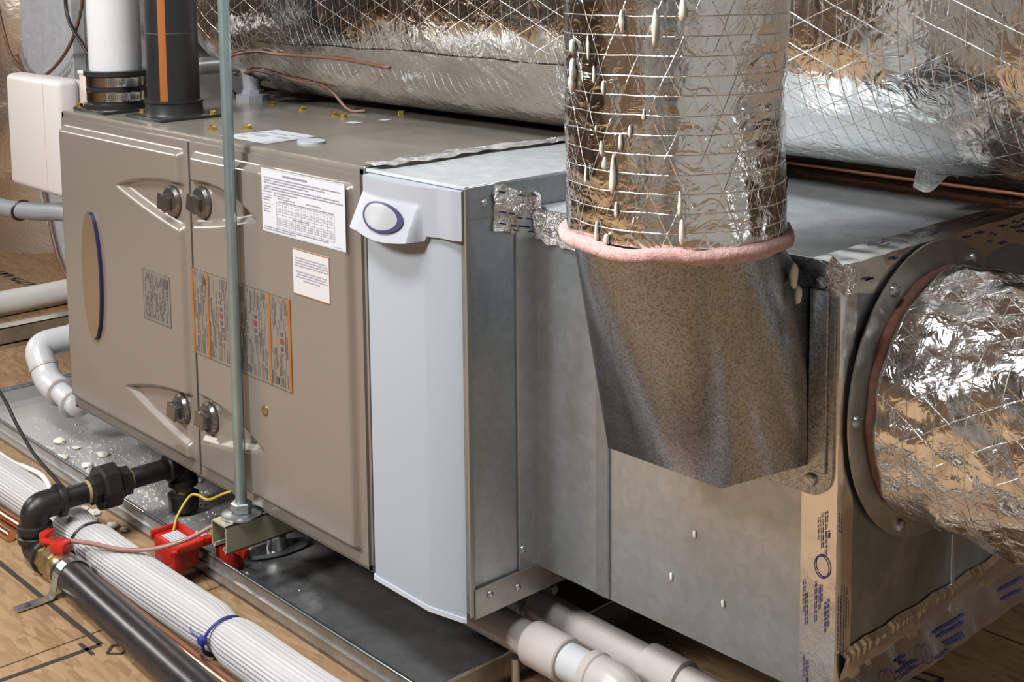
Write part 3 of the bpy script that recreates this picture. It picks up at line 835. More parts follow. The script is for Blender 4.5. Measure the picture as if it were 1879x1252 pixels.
mb = MB(); mb.prism(rrect(1.262, 1.511, 0.258, 0.4985, 0.026, YP-0.0045), (0, 0.003, 0))
part('flange', mb, GALV_BOOT, boot)
mb = MB(); mb.box((1.4835, YP-0.0075, 0.284), (1.505, YP-0.003, 0.470), 0.001, seg=1)
part('flange_strip', mb, GALV_BOOT, boot)
mb = MB(); mb.lathe((0, 0, 0), (0, -1, 0), [(0.0070, 0), (0.0070, 0.001), (0.0058, 0.0038), (0.003, 0.0046)], 20); mb.box((-0.0055, -0.0049, -0.0008), (0.0055, -0.0044, 0.0008))
bs = mesh_of('flange_screw', mb, ZINC, smooth=40)
for (x, z) in ((1.4975, 0.4775), (1.487, 0.274)): inst('flange_screw', bs, (x, YP-0.0045, z), boot, (0, 0.6, 0))

ris = thing('insulated_riser_duct', (DX, DY, 0.52), 'foil-jacketed vertical round duct with pink insulation at its foot', 'duct')
R0 = 0.1045; Z0 = 0.535; Z1 = 1.5
mb = MB()
def rj(a, b):
    th = 2*math.pi*a; z = Z0+(Z1-Z0)*b
    p = Vector((math.cos(th), math.sin(th), 0))
    r = R0+0.0035*noise.noise(Vector((p.x*2.2, p.y*2.2, z*7)))+0.0015*noise.noise(Vector((p.x*7, p.y*7, z*26)))+0.0005*abs(math.cos(math.pi*z/0.0175))
    return Vector((DX+p.x*r, DY+p.y*r, z))
mb.grid(140, 300, rj, lambda a, b: (2*math.pi*a*R0, Z0+(Z1-Z0)*b))
jk = part('foil_jacket', mb, FOIL_V, ris, smooth=180)
mb = MB()
pts = []
for k in range(72):
    a = 2*math.pi*k/72
    pts.append((DX+(R0+0.002)*math.cos(a), DY+(R0+0.002)*math.sin(a), 0.529+0.003*noise.noise(Vector((math.cos(a)*2, math.sin(a)*2, 0)))))
mb.tube(pts, [0.0072+0.0026*noise.noise(Vector((math.cos(k*0.0873)*3, math.sin(k*0.0873)*3, 7))) for k in range(72)], 12, closed=True)
for v in mb.V: v += Vector((noise.noise(v*170), noise.noise(v*170+Vector((5, 0, 0))), noise.noise(v*170+Vector((0, 8, 0)))))*0.0016
part('insulation_ring', mb, PINK, ris, 'pink fibreglass ring', smooth=180)
mb = MB(); mb.cyl((DX, DY, 0.515), (DX, DY, 0.56), 0.094, 48); part('inner_collar', mb, GALV, ris)
# dried foam drips on the jacket
rnd = random.Random(21)
for (deg, z, w, l) in ((-59.5, 0.733, 0.0040, 0.019), (-81.2, 0.600, 0.0040, 0.018), (-46.5, 0.747, 0.0045, 0.009), (-87.2, 0.678, 0.0022, 0.007), (-76.3, 0.738, 0.0032, 0.010),
        (-88.5, 0.622, 0.0022, 0.007), (-79.6, 0.568, 0.0024, 0.009), (-91.9, 0.545, 0.0024, 0.009), (-85.3, 0.540, 0.003, 0.005), (-113, 0.712, 0.0040, 0.007), (-113, 0.690, 0.0040, 0.011), (-114, 0.678, 0.0042, 0.008),
        (-97.7, 0.712, 0.002, 0.011), (-93.5, 0.689, 0.002, 0.008), (-47.4, 0.575, 0.0025, 0.012), (-86.5, 0.609, 0.0030, 0.006), (-77, 0.630, 0.0022, 0.008), (-72, 0.640, 0.002, 0.006), (-100, 0.596, 0.0018, 0.009), (-46.5, 0.552, 0.0035, 0.012), (-65, 0.655, 0.002, 0.005), (-92, 0.64, 0.0015, 0.003), (-70, 0.56, 0.0016, 0.003)):
    a = math.radians(deg); mb = MB(); c = Vector((DX+(R0+0.002)*math.cos(a), DY+(R0+0.002)*math.sin(a), z))
    w *= 0.72; mb.blob(c, 1, (w, w, l), amp=0.3, seed=deg)
    for v in mb.V:
        if v.z < z: v.z -= 0.0; d = (v-c); v.x = c.x+d.x*1.25; v.y = c.y+d.y*1.25
    part('foam_drip', mb, FOAM, jk, smooth=180)
for (p, w, l) in (((1.4735, -0.069, 0.531), 0.0068, 0.013), ((1.5005, 0.01, 0.534), 0.006, 0.007), ((1.497, 0.055, 0.492), 0.0045, 0.012), ((1.4975, 0.062, 0.472), 0.0038, 0.009)):
    mb = MB(); mb.blob(p, 1, (w, w, l), amp=0.25, seed=w*900); part('foam_drip', mb, FOAM, ris, smooth=180)

# ------------------------------------------------------------------ take-off collar and flex duct on the plenum end
CY, CZ = 0.272, 0.338
tk = thing('takeoff_collar', (XR, CY, CZ-0.158), 'round galvanised take-off flange on the plenum end', 'duct collar')
mb = MB(); mb.lathe((XR+0.0045, CY, CZ), (1, 0, 0), [(0.157, 0), (0.1585, 0.001), (0.1585, 0.0028), (0.156, 0.0035), (0.125, 0.004), (0.115, 0.010), (0.115, 0.045)], 72)
part('flange_disc', mb, galv('galvanised_disc', (0.52, 0.54, 0.52), 0.33, 0.35, (0.30, 0.30, 0.28), 70), tk, smooth=40)
mb = MB(); mb.lathe((0, 0, 0), (1, 0, 0), [(0.0072, 0), (0.0072, 0.001), (0.0058, 0.004), (0.003, 0.005)], 20); mb.box((0.0047, -0.0055, -0.0008), (0.0052, 0.0055, 0.0008))
ds = mesh_of('disc_screw', mb, ZINC, smooth=40)
for a in (125, 180, 245, 60): inst('disc_screw', ds, (XR+0.008, CY+0.147*math.cos(math.radians(a)), CZ+0.147*math.sin(math.radians(a))), tk, (0.7, 0, 0))
flx = thing('flex_duct', (1.8, CY, CZ-0.145), 'crinkled foil flexible duct leading off to the right from the plenum end', 'duct')
mb = MB()
RX = 0.139; X0 = XR+0.014; X1 = 2.12
def fj(a, b):
    th = 2*math.pi*a; x = X0+(X1-X0)*b
    p = Vector((0, math.cos(th), math.sin(th)))
    r = RX+0.010*noise.noise(Vector((x*7, p.y*1.6, p.z*1.6)))+0.006*noise.noise(Vector((x*24, p.y*4, p.z*4+3)))+0.0035*abs(noise.noise(Vector((x*50+p.y*9, p.y*11, p.z*11))))
    r -= 0.018*max(0, 1-b/0.02)
    return Vector((x, CY+p.y*r+0.02*b, CZ-0.004+p.z*r-0.03*b*b))
mb.grid(150, 190, fj, lambda a, b: (2*math.pi*a*RX, X0+(X1-X0)*b))
part('foil_jacket', mb, FOIL_F, flx, smooth=180)
pts = []
for k in range(64):
    a = 2*math.pi*k/64; rr = RX-0.012+0.004*noise.noise(Vector((math.cos(a)*2, math.sin(a)*2, 3)))
    pts.append((X0-0.001, CY+rr*math.cos(a), CZ-0.003+rr*math.sin(a)))
mb = MB(); mb.tube(pts, 0.0062, 8, closed=True)
for v in mb.V: v += Vector((0, noise.noise(v*200), noise.noise(v*200+Vector((4, 0, 0)))))*0.002
part('insulation_edge', mb, wool('pink_fibreglass_dark', (0.62, 0.28, 0.22)), flx, 'pink insulation edge', smooth=180)

# ------------------------------------------------------------------ wrapped trunk duct behind
trk = thing('wrapped_trunk_duct', (0.8, 0.6, 0.54), 'large foil-wrapped trunk duct lying across the back of the furnace', 'duct')
yf, yb, zb_, zt_, rc = 0.248, 0.98, 0.541, 1.32, 0.175
def sect(s):
    # closed rounded rectangle, s in 0..1 starting at back of the bottom; returns (y,z,arc)
    segs = []
    W_ = yb-yf-2*rc; H_ = zt_-zb_-2*rc; q = math.pi*rc/2; T = 2*W_+2*H_+4*q; d = s*T
    if d < W_: return (yb-rc-d, zb_, d, (0, -1))
    e = d-W_
    if e < q: a = e/rc; return (yf+rc-rc*math.sin(a), zb_+rc-rc*math.cos(a), d, (-math.sin(a), -math.cos(a)))
    e -= q
    if e < H_: return (yf, zb_+rc+e, d, (-1, 0))
    e -= H_
    if e < q: a = e/rc; return (yf+rc-rc*math.cos(a), zt_-rc+rc*math.sin(a), d, (-math.cos(a), math.sin(a)))
    e -= q
    if e < W_: return (yf+rc+e, zt_, d, (0, 1))
    e -= W_
    if e < q: a = e/rc; return (yb-rc+rc*math.sin(a), zt_-rc+rc*math.cos(a), d, (math.sin(a), math.cos(a)))
    e -= q
    if e < H_: return (yb, zt_-rc-e, d, (1, 0))
    e -= H_
    a = e/rc; return (yb-rc+rc*math.cos(a), zb_+rc-rc*math.sin(a), d, (math.cos(a), -math.sin(a)))
def tj2(a, b):
    x = -1.0+3.3*b; y, z, d, n_ = sect(a)
    k = S((0.15-x)/0.95)
    w = 0.011*noise.noise(Vector((x*2.6, d*4.5, 1)))+0.006*noise.noise(Vector((x*9+d*6, d*9, 4)))+0.004*abs(noise.noise(Vector((x*26+d*22, d*14, 2))))
    return Vector((x, y+n_[0]*w+0.34*k, z+n_[1]*(w if n_[1] > -0.6 else abs(w)*-0.3)+0.05*k))
mb = MB(); mb.grid(200, 330, tj2, lambda a, b: (sect(a)[2], 3.3*b))
part('foil_wrap', mb, FOIL_T, trk, smooth=180)
def seam(a_, x0, x1, w=0.012):
    mb = MB()
    def fn(u, v):
        p = tj2(a_+(v-0.5)*w, (x0+(x1-x0)*u+1.0)/3.3); y, z, d, n_ = sect(a_+(v-0.5)*w)
        return Vector((p.x, p.y+n_[0]*0.002, p.z+n_[1]*0.002))
    mb.grid(150, 8, fn, lambda u, v: (v, u)); return mb
part('seam_tape', seam(0.210, 0.2, 1.3, 0.013), foil('foil_seam_tape', scrim=False, wr=0.5, rough=0.16, wscale=40), trk, 'foil tape along the lower seam', smooth=180)
mb = MB()
def flap(u, v): return Vector((1.415+0.05*u+0.008*v, 0.41-0.02*v+0.01*u, 0.541-0.022*v*(0.5+0.5*math.sin(u*5+0.4))+0.002*math.sin(u*9)))
mb.grid(14, 8, flap, lambda u, v: (u*0.1, v*0.05)); part('loose_flap', mb, TAPE_CR, trk, 'loose foil flap', smooth=180)

# ------------------------------------------------------------------ vent pipes on the furnace top
WX, WY = 0.068, 0.072
vp = thing('white_vent_pipe', (WX, WY, FH), 'white plastic vent pipe clamped into a black rubber coupling', 'pipe')
mb = MB(); mb.box((WX-0.058, WY-0.055, FH+0.0015), (WX+0.060, WY+0.058, FH+0.0075), 0.002); part('base_gasket', mb, RUBBER, vp)
mb = MB(); mb.lathe((WX, WY, FH+0.0075), (0, 0, 1), [(0.056, 0), (0.056, 0.008), (0.050, 0.009), (0.050, 0.029), (0.0515, 0.030), (0.0515, 0.034), (0.050, 0.035), (0.050, 0.055), (0.0545, 0.056), (0.0545, 0.064), (0.046, 0.065)], 44); part('coupling', mb, RUBBER, vp)
mb = MB(); mb.cyl((WX, WY, FH+0.03), (WX, WY, 1.6), 0.0445, 44); part('pipe', mb, WHITE_PVC, vp)
for k, z in enumerate((FH+0.0285, FH+0.0535)):
    mb = MB(); mb.lathe((WX, WY, z-0.0085), (0, 0, 1), [(0.0502, 0), (0.0512, 0.0006), (0.0512, 0.0164), (0.0502, 0.017)], 44, cap0=False, cap1=False)
    cb = part('hose_clamp', mb, STEEL, vp)
    a0 = math.radians(-38 - 4*k)
    ms_ = MB()
    for i in range(9):
        a = a0+0.07*i-0.05; c = Vector((WX+0.0516*math.cos(a), WY+0.0516*math.sin(a), z)); rot = Matrix.Rotation(a, 3, 'Z')
        ms_.box(c-Vector((0.0004, 0.0007, 0.005)), c+Vector((0.0006, 0.0007, 0.005)), rot=rot)
    part('worm_slots', ms_, INK_DK, cb)
    ms_ = MB(); a = a0+0.72; c = Vector((WX+0.056*math.cos(a), WY+0.056*math.sin(a), z)); t_ = Vector((-math.sin(a), math.cos(a), 0))
    ms_.box(c-Vector((0.005, 0.011, 0.0075)), c+Vector((0.005, 0.011, 0.0075)), 0.002, rot=Matrix.Rotation(a, 3, 'Z'))
    ms_.lathe(c-t_*0.011+Vector((math.cos(a), math.sin(a), 0))*0.002, -t_, [(0.0055, 0), (0.0062, 0.003), (0.0058, 0.006)], 6)
    part('worm_screw', ms_, ZINC, cb)
inst('screw', sm, (WX-0.050, WY-0.046, FH+0.0075), vp)
BX, BY = 0.232, 0.093
vb = thing('black_vent_pipe', (BX, BY, FH), 'black plastic vent pipe with an orange stripe on a flanged base', 'pipe')
mb = MB(); mb.box((BX-0.060, BY-0.058, FH+0.0015), (BX+0.062, BY+0.060, FH+0.0065), 0.002); part('base_plate', mb, RUBBER, vb)
mb = MB(); mb.lathe((BX, BY, FH+0.0065), (0, 0, 1), [(0.049, 0), (0.0475, 0.004), (0.0465, 0.020), (0.0485, 0.021), (0.0485, 0.024), (0.043, 0.025)], 44); part('socket', mb, ABS, vb)
mb = MB(); mb.cyl((BX, BY, FH+0.02), (BX, BY, 1.6), 0.0425, 48); part('pipe', mb, ABS, vb)
mb = MB()
def stripe(u, v):
    a = math.radians(-58+17*u); z = FH+0.031+1.0*v
    a += 0.10*v
    return Vector((BX+0.0429*math.cos(a), BY+0.0429*math.sin(a), z))
mb.grid(6, 40, stripe); part('stripe', mb, ORANGE_P, vb, 'orange stripe', smooth=180)
mb = MB(); mb.lathe((BX, BY, 0.674), (0, 0, 1), [(0.0427, 0), (0.0430, 0.0005), (0.0427, 0.001)], 40, cap0=False, cap1=False); part('cut_mark', mb, plain('scuffed_black', (0.07, 0.07, 0.07), 0.6), vb)
for (x, y) in ((BX-0.053, BY-0.030), (BX+0.054, BY+0.04)): inst('screw', sm, (x, y, FH+0.0065), vb)
# grey conduit elbow
ce_ = thing('grey_conduit_elbow', (0.10, 0.315, FH), 'grey plastic conduit bending down into the furnace top', 'conduit')
mb = MB(); mb.tube(fillet([(0.115, 0.315, FH+0.006), (0.105, 0.318, FH+0.072), (-0.16, 0.285, FH+0.045)], 0.06, 8), 0.0165, 20); part('pipe', mb, GREYC, ce_)
mb = MB(); mb.lathe((0.115, 0.315, FH+0.0015), (0, 0, 1), [(0.031, 0), (0.031, 0.011), (0.026, 0.012), (0.021, 0.013), (0.020, 0.02)], 8); part('fitting', mb, GREYC, ce_, smooth=25)
# dark cables on the left end of the trunk
def wire(name, pts, r, m, label, cat='wire', n=7, group=None):
    mb = MB(); mb.tube(spline(pts, 8), r, n); return single(name, mb, m, label, cat, group, smooth=180)

# ------------------------------------------------------------------ control box and junction box at the left end
wb = thing('control_box', (-0.20, 0.07, 0.362), 'warm white plastic control box hung on the left end of the furnace', 'box')
mb = MB(); mb.box((-0.318, 0.030, 0.362), (-0.083, 0.075, 0.579), 0.012, seg=4); part('cover', mb, BOXWHITE, wb, smooth=50)
mb = MB(); mb.box((-0.308, 0.075, 0.368), (-0.080, 0.108, 0.572), 0.006, seg=3); part('back_case', mb, BOXWHITE, wb)
mb = MB(); mb.box((-0.145, 0.0292, 0.372), (-0.1425, 0.0312, 0.57)); part('cover_groove', mb, plain('groove_tan', (0.55, 0.48, 0.45), 0.5), wb)
jb = thing('junction_box', (-0.035, 0.10, 0.40), 'beige metal junction box behind the white control box', 'box')
mb = MB(); mb.box((-0.068, 0.066, 0.40), (-0.003, 0.150, 0.592), 0.002); part('body', mb, plain('beige_enamel', (0.55, 0.47, 0.41), 0.4), jb)
mb = MB(); mb.box((-0.070, 0.064, 0.590), (-0.001, 0.152, 0.596), 0.0015); part('lid', mb, plain('beige_enamel_lid', (0.68, 0.62, 0.57), 0.4), jb)
mb = MB(); mb.lathe((-0.045, 0.11, 0.596), (0, 0, 1), [(0.008, 0), (0.007, 0.005), (0.004, 0.006)], 12); part('lid_screw', mb, ZINC, jb)
cd = thing('grey_conduit', (-0.25, 0.06, 0.3), 'thick grey conduit running into the left end of the furnace', 'conduit')
mb = MB(); mb.tube(spline([(-0.75, 0.065, 0.285), (-0.45, 0.06, 0.294), (-0.265, 0.06, 0.310), (-0.14, 0.06, 0.326), (-0.002, 0.06, 0.33)], 8), 0.0175, 20); part('pipe', mb, GREYC, cd)
mb = MB()
pts = [(-0.345+0.004*math.sin(a*2*math.pi/24), 0.06+0.0185*math.cos(a*2*math.pi/24), 0.3015+0.0185*math.sin(a*2*math.pi/24)) for a in range(24)]
mb.tube(pts, 0.0025, 6, closed=True, sx=1, sy=1.6); part('cable_tie', mb, BLACKW, cd)

# ------------------------------------------------------------------ supply plenum and wrapped riser far left
mb = MB(); mb.prism([(-1.375, 0.5, 1.6), (-1.375, 0.5, 0.30), (-1.28, 0.5, 0.084), (-1.165, 0.5, -0.032), (-1.05, 0.5, -0.032), (-1.05, 0.5, 1.6)], (0, 0.5, 0))
sp_ = thing('supply_plenum', (-1.2, 0.75, FZ), 'tall bright galvanised supply plenum behind the white control box', 'plenum')
part('body', mb, GALV_LT, sp_)
mb = MB(); mb.box((-1.06, 0.495, -0.03), (-1.045, 0.53, 1.6), 0.001, seg=1); part('corner_seam', mb, GALV_LT, sp_)
mb = MB(); mb.box((-1.30, 0.55, FZ), (-1.06, 0.95, -0.03), 0.002); part('stand', mb, LUMBER, sp_)
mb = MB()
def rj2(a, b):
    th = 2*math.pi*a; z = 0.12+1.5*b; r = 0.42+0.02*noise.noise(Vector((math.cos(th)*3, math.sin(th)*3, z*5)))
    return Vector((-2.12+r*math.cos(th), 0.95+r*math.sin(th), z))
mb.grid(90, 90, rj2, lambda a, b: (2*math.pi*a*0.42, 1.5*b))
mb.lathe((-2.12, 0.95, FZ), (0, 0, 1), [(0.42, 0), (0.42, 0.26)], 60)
single('wrapped_riser_duct', mb, foil('wood_reflection_foil', scrim=False, wr=0.5, rough=0.3, wscale=14, col=(0.80, 0.72, 0.62)), 'foil-wrapped riser at the far left behind the supply plenum', 'duct', smooth=60)  # brown reflection of the wood is put into the foil colour
wire('thermostat_wire', [(-1.45, 0.46, 0.72), (-1.40, 0.46, 0.60), (-1.36, 0.47, 0.52), (-1.20, 0.47, 0.485), (-1.03, 0.47, 0.56), (-0.93, 0.47, 0.67), (-0.90, 0.47, 0.80)], 0.0045, BROWNW, 'brown wire looped across the tall supply plenum')
wire('thermostat_wire', [(-1.37, 0.48, 0.535), (-1.31, 0.48, 0.46), (-1.29, 0.48, 0.36), (-1.285, 0.49, 0.25), (-1.20, 0.49, 0.02), (-1.12, 0.49, -0.06), (-1.02, 0.47, -0.115)], 0.006, BROWNW, 'brown wire hanging down beside the supply plenum to the floor')
wire('thermostat_wire', [(-0.98, 0.46, 0.80), (-0.99, 0.46, 0.66), (-0.90, 0.46, 0.58), (-0.78, 0.46, 0.50), (-0.70, 0.44, 0.44)], 0.005, BLACKW, 'black cable crossing the corner of the supply plenum behind the white pipe')

def on_trunk(pts, off=0.004):
    out = []
    for (x, a) in pts:
        p = tj2(a, (x+1.0)/3.3); n_ = sect(a)[3]; out.append((p.x, p.y+n_[0]*off, p.z+n_[1]*off))
    return out
wire('control_wire', [(0.02, 0.335, 0.5385), (-0.005, 0.325, 0.56)]+on_trunk([(0.015, 0.1913), (0.06, 0.1990), (0.125, 0.2062), (0.205, 0.2095), (0.30, 0.2095), (0.45, 0.2075), (0.58, 0.205)]), 0.0028, BROWNW, 'upper brown wire stuck to the trunk duct above the furnace')
wire('control_wire', on_trunk([(0.03, 0.1814), (0.12, 0.1896), (0.18, 0.193), (0.28, 0.1863), (0.35, 0.1814)])+[(0.40, 0.325, 0.5395), (0.43, 0.34, 0.5385)], 0.0028, BROWNW, 'lower brown wire dropping from the trunk duct onto the furnace top')
wire('copper_line', [(1.09, 0.56, ZT+0.006), (1.3, 0.555, ZT+0.006), (1.51, 0.55, ZT+0.006), (1.80, 0.54, ZT+0.003)], 0.005, COPPER, 'thin copper line lying on the plenum top under the trunk duct', 'pipe')

# ------------------------------------------------------------------ hanger rod, strut and foot
rod = thing('hanger_rod', (0.611, -0.029, 0), 'blue-grey threaded hanger rod standing in front of the furnace doors', 'threaded rod')
mb = MB(); z = -0.038; prof = []
k = 0
while z < 1.2:
    prof.append((0.0074 if k % 2 else 0.0086, z)); z += 0.0011; k += 1
mb.lathe((0.611, -0.029, 0), (0, 0, 1), prof, 12); part('rod', mb, ZINC_ROD, rod, smooth=180)
def nut_mesh(r, h):
    mb = MB(); mb.lathe((0, 0, 0), (0, 0, 1), [(r*0.9, 0), (r, h*0.12), (r, h*0.88), (r*0.88, h)], 6); return mesh_of('nut', mb, ZINC, smooth=20)
nm = nut_mesh(0.0155, 0.015)
inst('nut', nm, (0.611, -0.029, 0.0055), rod, (0, 0, 0.35))
mb = MB(); mb.lathe((0.611, -0.029, 0.0005), (0, 0, 1), [(0.029, 0), (0.029, 0.003), (0.027, 0.0038), (0.010, 0.005)], 32); part('washer', mb, ZINC, rod)
st = thing('strut_channel', (0.61, 0.2, -0.043), 'pale yellow strut channel carrying the furnace on the rod', 'strut')
def strut_mb(x, y0, y1, zt, w=0.041, h=0.041, t=0.0025):
    mb = MB(); a = x-w/2; b = x+w/2
    mb.box((a, y0, zt-t), (b, y1, zt)); mb.box((a, y0, zt-h), (a+t, y1, zt)); mb.box((b-t, y0, zt-h), (b, y1, zt))
    mb.box((a, y0, zt-h), (a+0.0095, y1, zt-h+t)); mb.box((b-0.0095, y0, zt-h), (b, y1, zt-h+t))
    mb.box((a+0.007, y0, zt-h), (a+0.0095, y1, zt-h+0.008)); mb.box((b-0.0095, y0, zt-h), (b-0.007, y1, zt-h+0.008))
    return mb
part('channel', strut_mb(0.61, -0.066, 0.72, -0.0008), STRUT, st, smooth=0)
ft = thing('floor_flange', (0.535, 0.075, -0.115), 'zinc two-hole floor flange with a short threaded rod in the pan', 'mounting foot')
mb = MB()
ang = math.radians(80); cxx = Vector((math.cos(ang), math.sin(ang), 0)); cyy = Vector((-math.sin(ang), math.cos(ang), 0)); c0 = Vector((0.535, 0.075, -0.1125))
poly = []
for k in range(32):
    a = 2*math.pi*k/32; r_ = 0.048*abs(math.cos(a))**1.2+0.021*abs(math.sin(a)); poly.append(c0+cxx*r_*math.copysign(abs(math.cos(a)), math.cos(a))+cyy*0.021*math.sin(a))
mb.prism(poly, (0, 0, 0.006)); mb.lathe(c0+Vector((0, 0, 0.006)), (0, 0, 1), [(0.017, 0), (0.0145, 0.010), (0.0145, 0.018)], 20)
part('plate', mb, ZINC, ft)
for s in (-1, 1):
    mb = MB(); mb.lathe(c0+cxx*0.032*s+Vector((0, 0, 0.0062)), (0, 0, 1), [(0.0065, 0), (0.0065, 0.0004)], 16); part('screw_hole', mb, TAUPE_DK, ft)
mb = MB(); mb.cyl(c0+Vector((0, 0, 0.01)), c0+Vector((0, 0, 0.10)), 0.006, 12); part('rod', mb, ZINC, ft)
inst('nut', nut_mesh(0.0125, 0.011), c0+Vector((0, 0, 0.024)), ft)
# struts at the left
mb = strut_mb(-0.90, 0.05, 1.1, FZ+0.0425); sl = single('strut_channel', mb, ZINC, 'zinc strut channel lying on the floor left of the drain pan', 'strut', smooth=0)

# ------------------------------------------------------------------ drain pan
pan = thing('drain_pan', (0.3, 0.4, FZ), 'shallow galvanised drain pan under the furnace dusted with debris', 'drain pan')
px0, px1, py0, py1, pz0, pz1 = -0.44, 1.045, -0.040, 0.86, FZ+0.002, -0.080
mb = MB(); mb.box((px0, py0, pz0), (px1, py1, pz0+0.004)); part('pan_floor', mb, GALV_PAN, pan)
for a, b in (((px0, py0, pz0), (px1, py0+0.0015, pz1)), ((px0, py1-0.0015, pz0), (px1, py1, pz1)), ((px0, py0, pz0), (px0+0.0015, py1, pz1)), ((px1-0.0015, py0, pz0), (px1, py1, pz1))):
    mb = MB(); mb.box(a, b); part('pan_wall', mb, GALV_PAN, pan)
mb = MB()
for a, b in (((px0, py0-0.001, pz1-0.006), (px1, py0+0.004, pz1)), ((px1-0.004, py0, pz1-0.006), (px1+0.001, py1, pz1)), ((px0-0.001, py0, pz1-0.006), (px0+0.004, py1, pz1)), ((px0, py1-0.004, pz1-0.006), (px1, py1+0.001, pz1))): mb.box(a, b, 0.0018)
part('rolled_rim', mb, ZINC, pan, smooth=50)
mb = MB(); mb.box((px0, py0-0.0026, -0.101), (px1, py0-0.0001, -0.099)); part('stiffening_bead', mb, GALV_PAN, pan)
# foam chips in and around the pan: single chips, plus fine crumbs nobody could count
rnd = random.Random(9)
PZ = pz0+0.004
chips = [(-0.03, 0.06, .012), (-0.15, 0.03, .014), (-0.12, -0.01, .010), (-0.07, 0.00, .012), (0.0, 0.015, .012), (-0.10, 0.04, .008), (0.17, 0.10, .010), (0.15, 0.16, .012), (0.10, 0.12, .010), (0.13, 0.07, .009), (0.20, 0.13, .008), (0.40, 0.02, .010), (0.435, 0.06, .008), (0.30, 0.15, .010)]
for k, (x, y, r) in enumerate(chips):
    mb = MB(); mb.blob((x, y, PZ+r*0.30), r, (1, 0.8, 0.36), amp=0.4, seed=k)
    o = single('foam_chip', mb, FOAM, 'small cream foam chip lying in the drain pan under the furnace', 'foam chip', 'foam chips in the pan', smooth=60)
for k, (x, y, r) in enumerate(((0.19, -0.062, .013), (0.215, -0.075, .012), (0.165, -0.066, .011), (0.26, -0.062, .012), (0.285, -0.055, .009), (0.12, -0.055, .010), (0.25, -0.075, .008), (0.425, -0.052, .006))):
    mb = MB(); mb.blob((x, y, FZ+r*0.32), r, (1, 0.7, 0.34), amp=0.4, seed=k+40)
    single('foam_chip', mb, FOAM, 'small cream foam chip on the wood floor beside the gas pipe', 'foam chip', 'foam chips on the floor', smooth=60)
mb = MB()
for k in range(900):
    x = rnd.gauss(0.10, 0.16); y = abs(rnd.gauss(0.07, 0.08))-0.03
    if not (px0+0.01 < x < 0.75 and y > py0+0.008): continue
    r = rnd.uniform(0.0012, 0.0042)
    c = Vector((x, y, PZ)); ps = [c+Vector((r*math.cos(a+k), r*math.sin(a+k), 0)) for a in (0, 2.1, 4.2)]; tip = c+Vector((0, 0, r*0.8))
    i0 = [mb.v(p) for p in ps]; i1 = mb.v(tip)
    for a in range(3): mb.f([i0[a], i0[(a+1) % 3], i1])
single('foam_crumbs', mb, DUST, 'pale foam crumbs scattered over the drain pan', 'debris', kind='stuff', smooth=0)

# ------------------------------------------------------------------ gas piping
gas = thing('gas_branch', (0.30, -0.08, -0.117), 'black iron gas branch with union, tee and two stacked elbows', 'gas pipe')
GX, GZ = 0.30, -0.033
mb = MB(); mb.lathe((GX, 0.075, GZ), (0, -1, 0), [(0.0165, 0), (0.0165, 0.13)], 24); mb.lathe((GX, -0.115, GZ), (0, -1, 0), [(0.0165, 0), (0.0165, 0.05)], 24); part('nipple', mb, IRON, gas)
mb = MB(); mb.lathe((GX, 0.075, GZ), (0, -1, 0), [(0.020, 0), (0.0235, 0.003), (0.0235, 0.010), (0.021, 0.014), (0.021, 0.046), (0.0235, 0.050), (0.0235, 0.057), (0.020, 0.060)], 24)
mb.lathe((GX, 0.045, GZ), (0, 0, -1), [(0.021, 0), (0.021, 0.022), (0.0245, 0.025), (0.0245, 0.034), (0.020, 0.036)], 24); mb.lathe((GX, 0.045, GZ), (0, 0, 1), [(0.021, 0), (0.021, 0.030)], 24); part('tee', mb, IRON, gas)
mb = MB(); mb.cyl((GX, 0.045, GZ-0.034), (GX, 0.045, GZ-0.052), 0.0165, 20); part('drip_nipple', mb, DOPE, gas)
mb = MB(); mb.lathe((GX, 0.045, GZ-0.047), (0, 0, -1), [(0.020, 0), (0.0255, 0.003), (0.0255, 0.009), (0.0245, 0.014), (0.024, 0.028), (0.020, 0.0315)], 24); part('drip_cap', mb, IRON, gas)
mb = MB()
mb.lathe((GX, -0.050, GZ), (0, -1, 0), [(0.021, 0), (0.0245, 0.002), (0.0245, 0.012), (0.026, 0.013), (0.026, 0.022)], 8)
mb.lathe((GX, -0.072, GZ), (0, -1, 0), [(0.034, 0), (0.037, 0.004), (0.037, 0.026), (0.034, 0.030)], 8)
mb.lathe((GX, -0.100, GZ), (0, -1, 0), [(0.024, 0), (0.024, 0.014), (0.020, 0.017)], 8)
part('union', mb, IRON, gas, smooth=25)
mb = MB(); mb.lathe((GX, -0.0465, GZ), (0, -1, 0), [(0.0175, 0), (0.0185, 0.002), (0.0175, 0.005)], 20); mb.lathe((GX, -0.1165, GZ), (0, -1, 0), [(0.0175, 0), (0.019, 0.002), (0.0178, 0.006)], 20); part('thread_sealant', mb, DOPE, gas)
def elbow(pts, r, name, collars):
    mb = MB(); mb.tube(fillet(pts, 0.036, 10), r, 24)
    for (p, d) in collars: mb.lathe(p, d, [(r, 0), (r+0.0035, 0.002), (r+0.0045, 0.005), (r+0.0045, 0.012), (r+0.002, 0.014), (r-0.004, 0.0145)], 24)
    return part(name, mb, IRON, gas, smooth=40)
EY = -0.205; EZ = -0.097
elbow([(GX, -0.160, GZ), (GX, EY, GZ), (GX, EY, GZ-0.036)], 0.0215, 'elbow', [((GX, -0.172, GZ), (0, 1, 0)), ((GX, EY, GZ-0.024), (0, 0, -1))])
mb = MB(); mb.cyl((GX, EY, GZ-0.034), (GX, EY, GZ-0.048), 0.020, 20); part('close_nipple', mb, DOPE, gas)
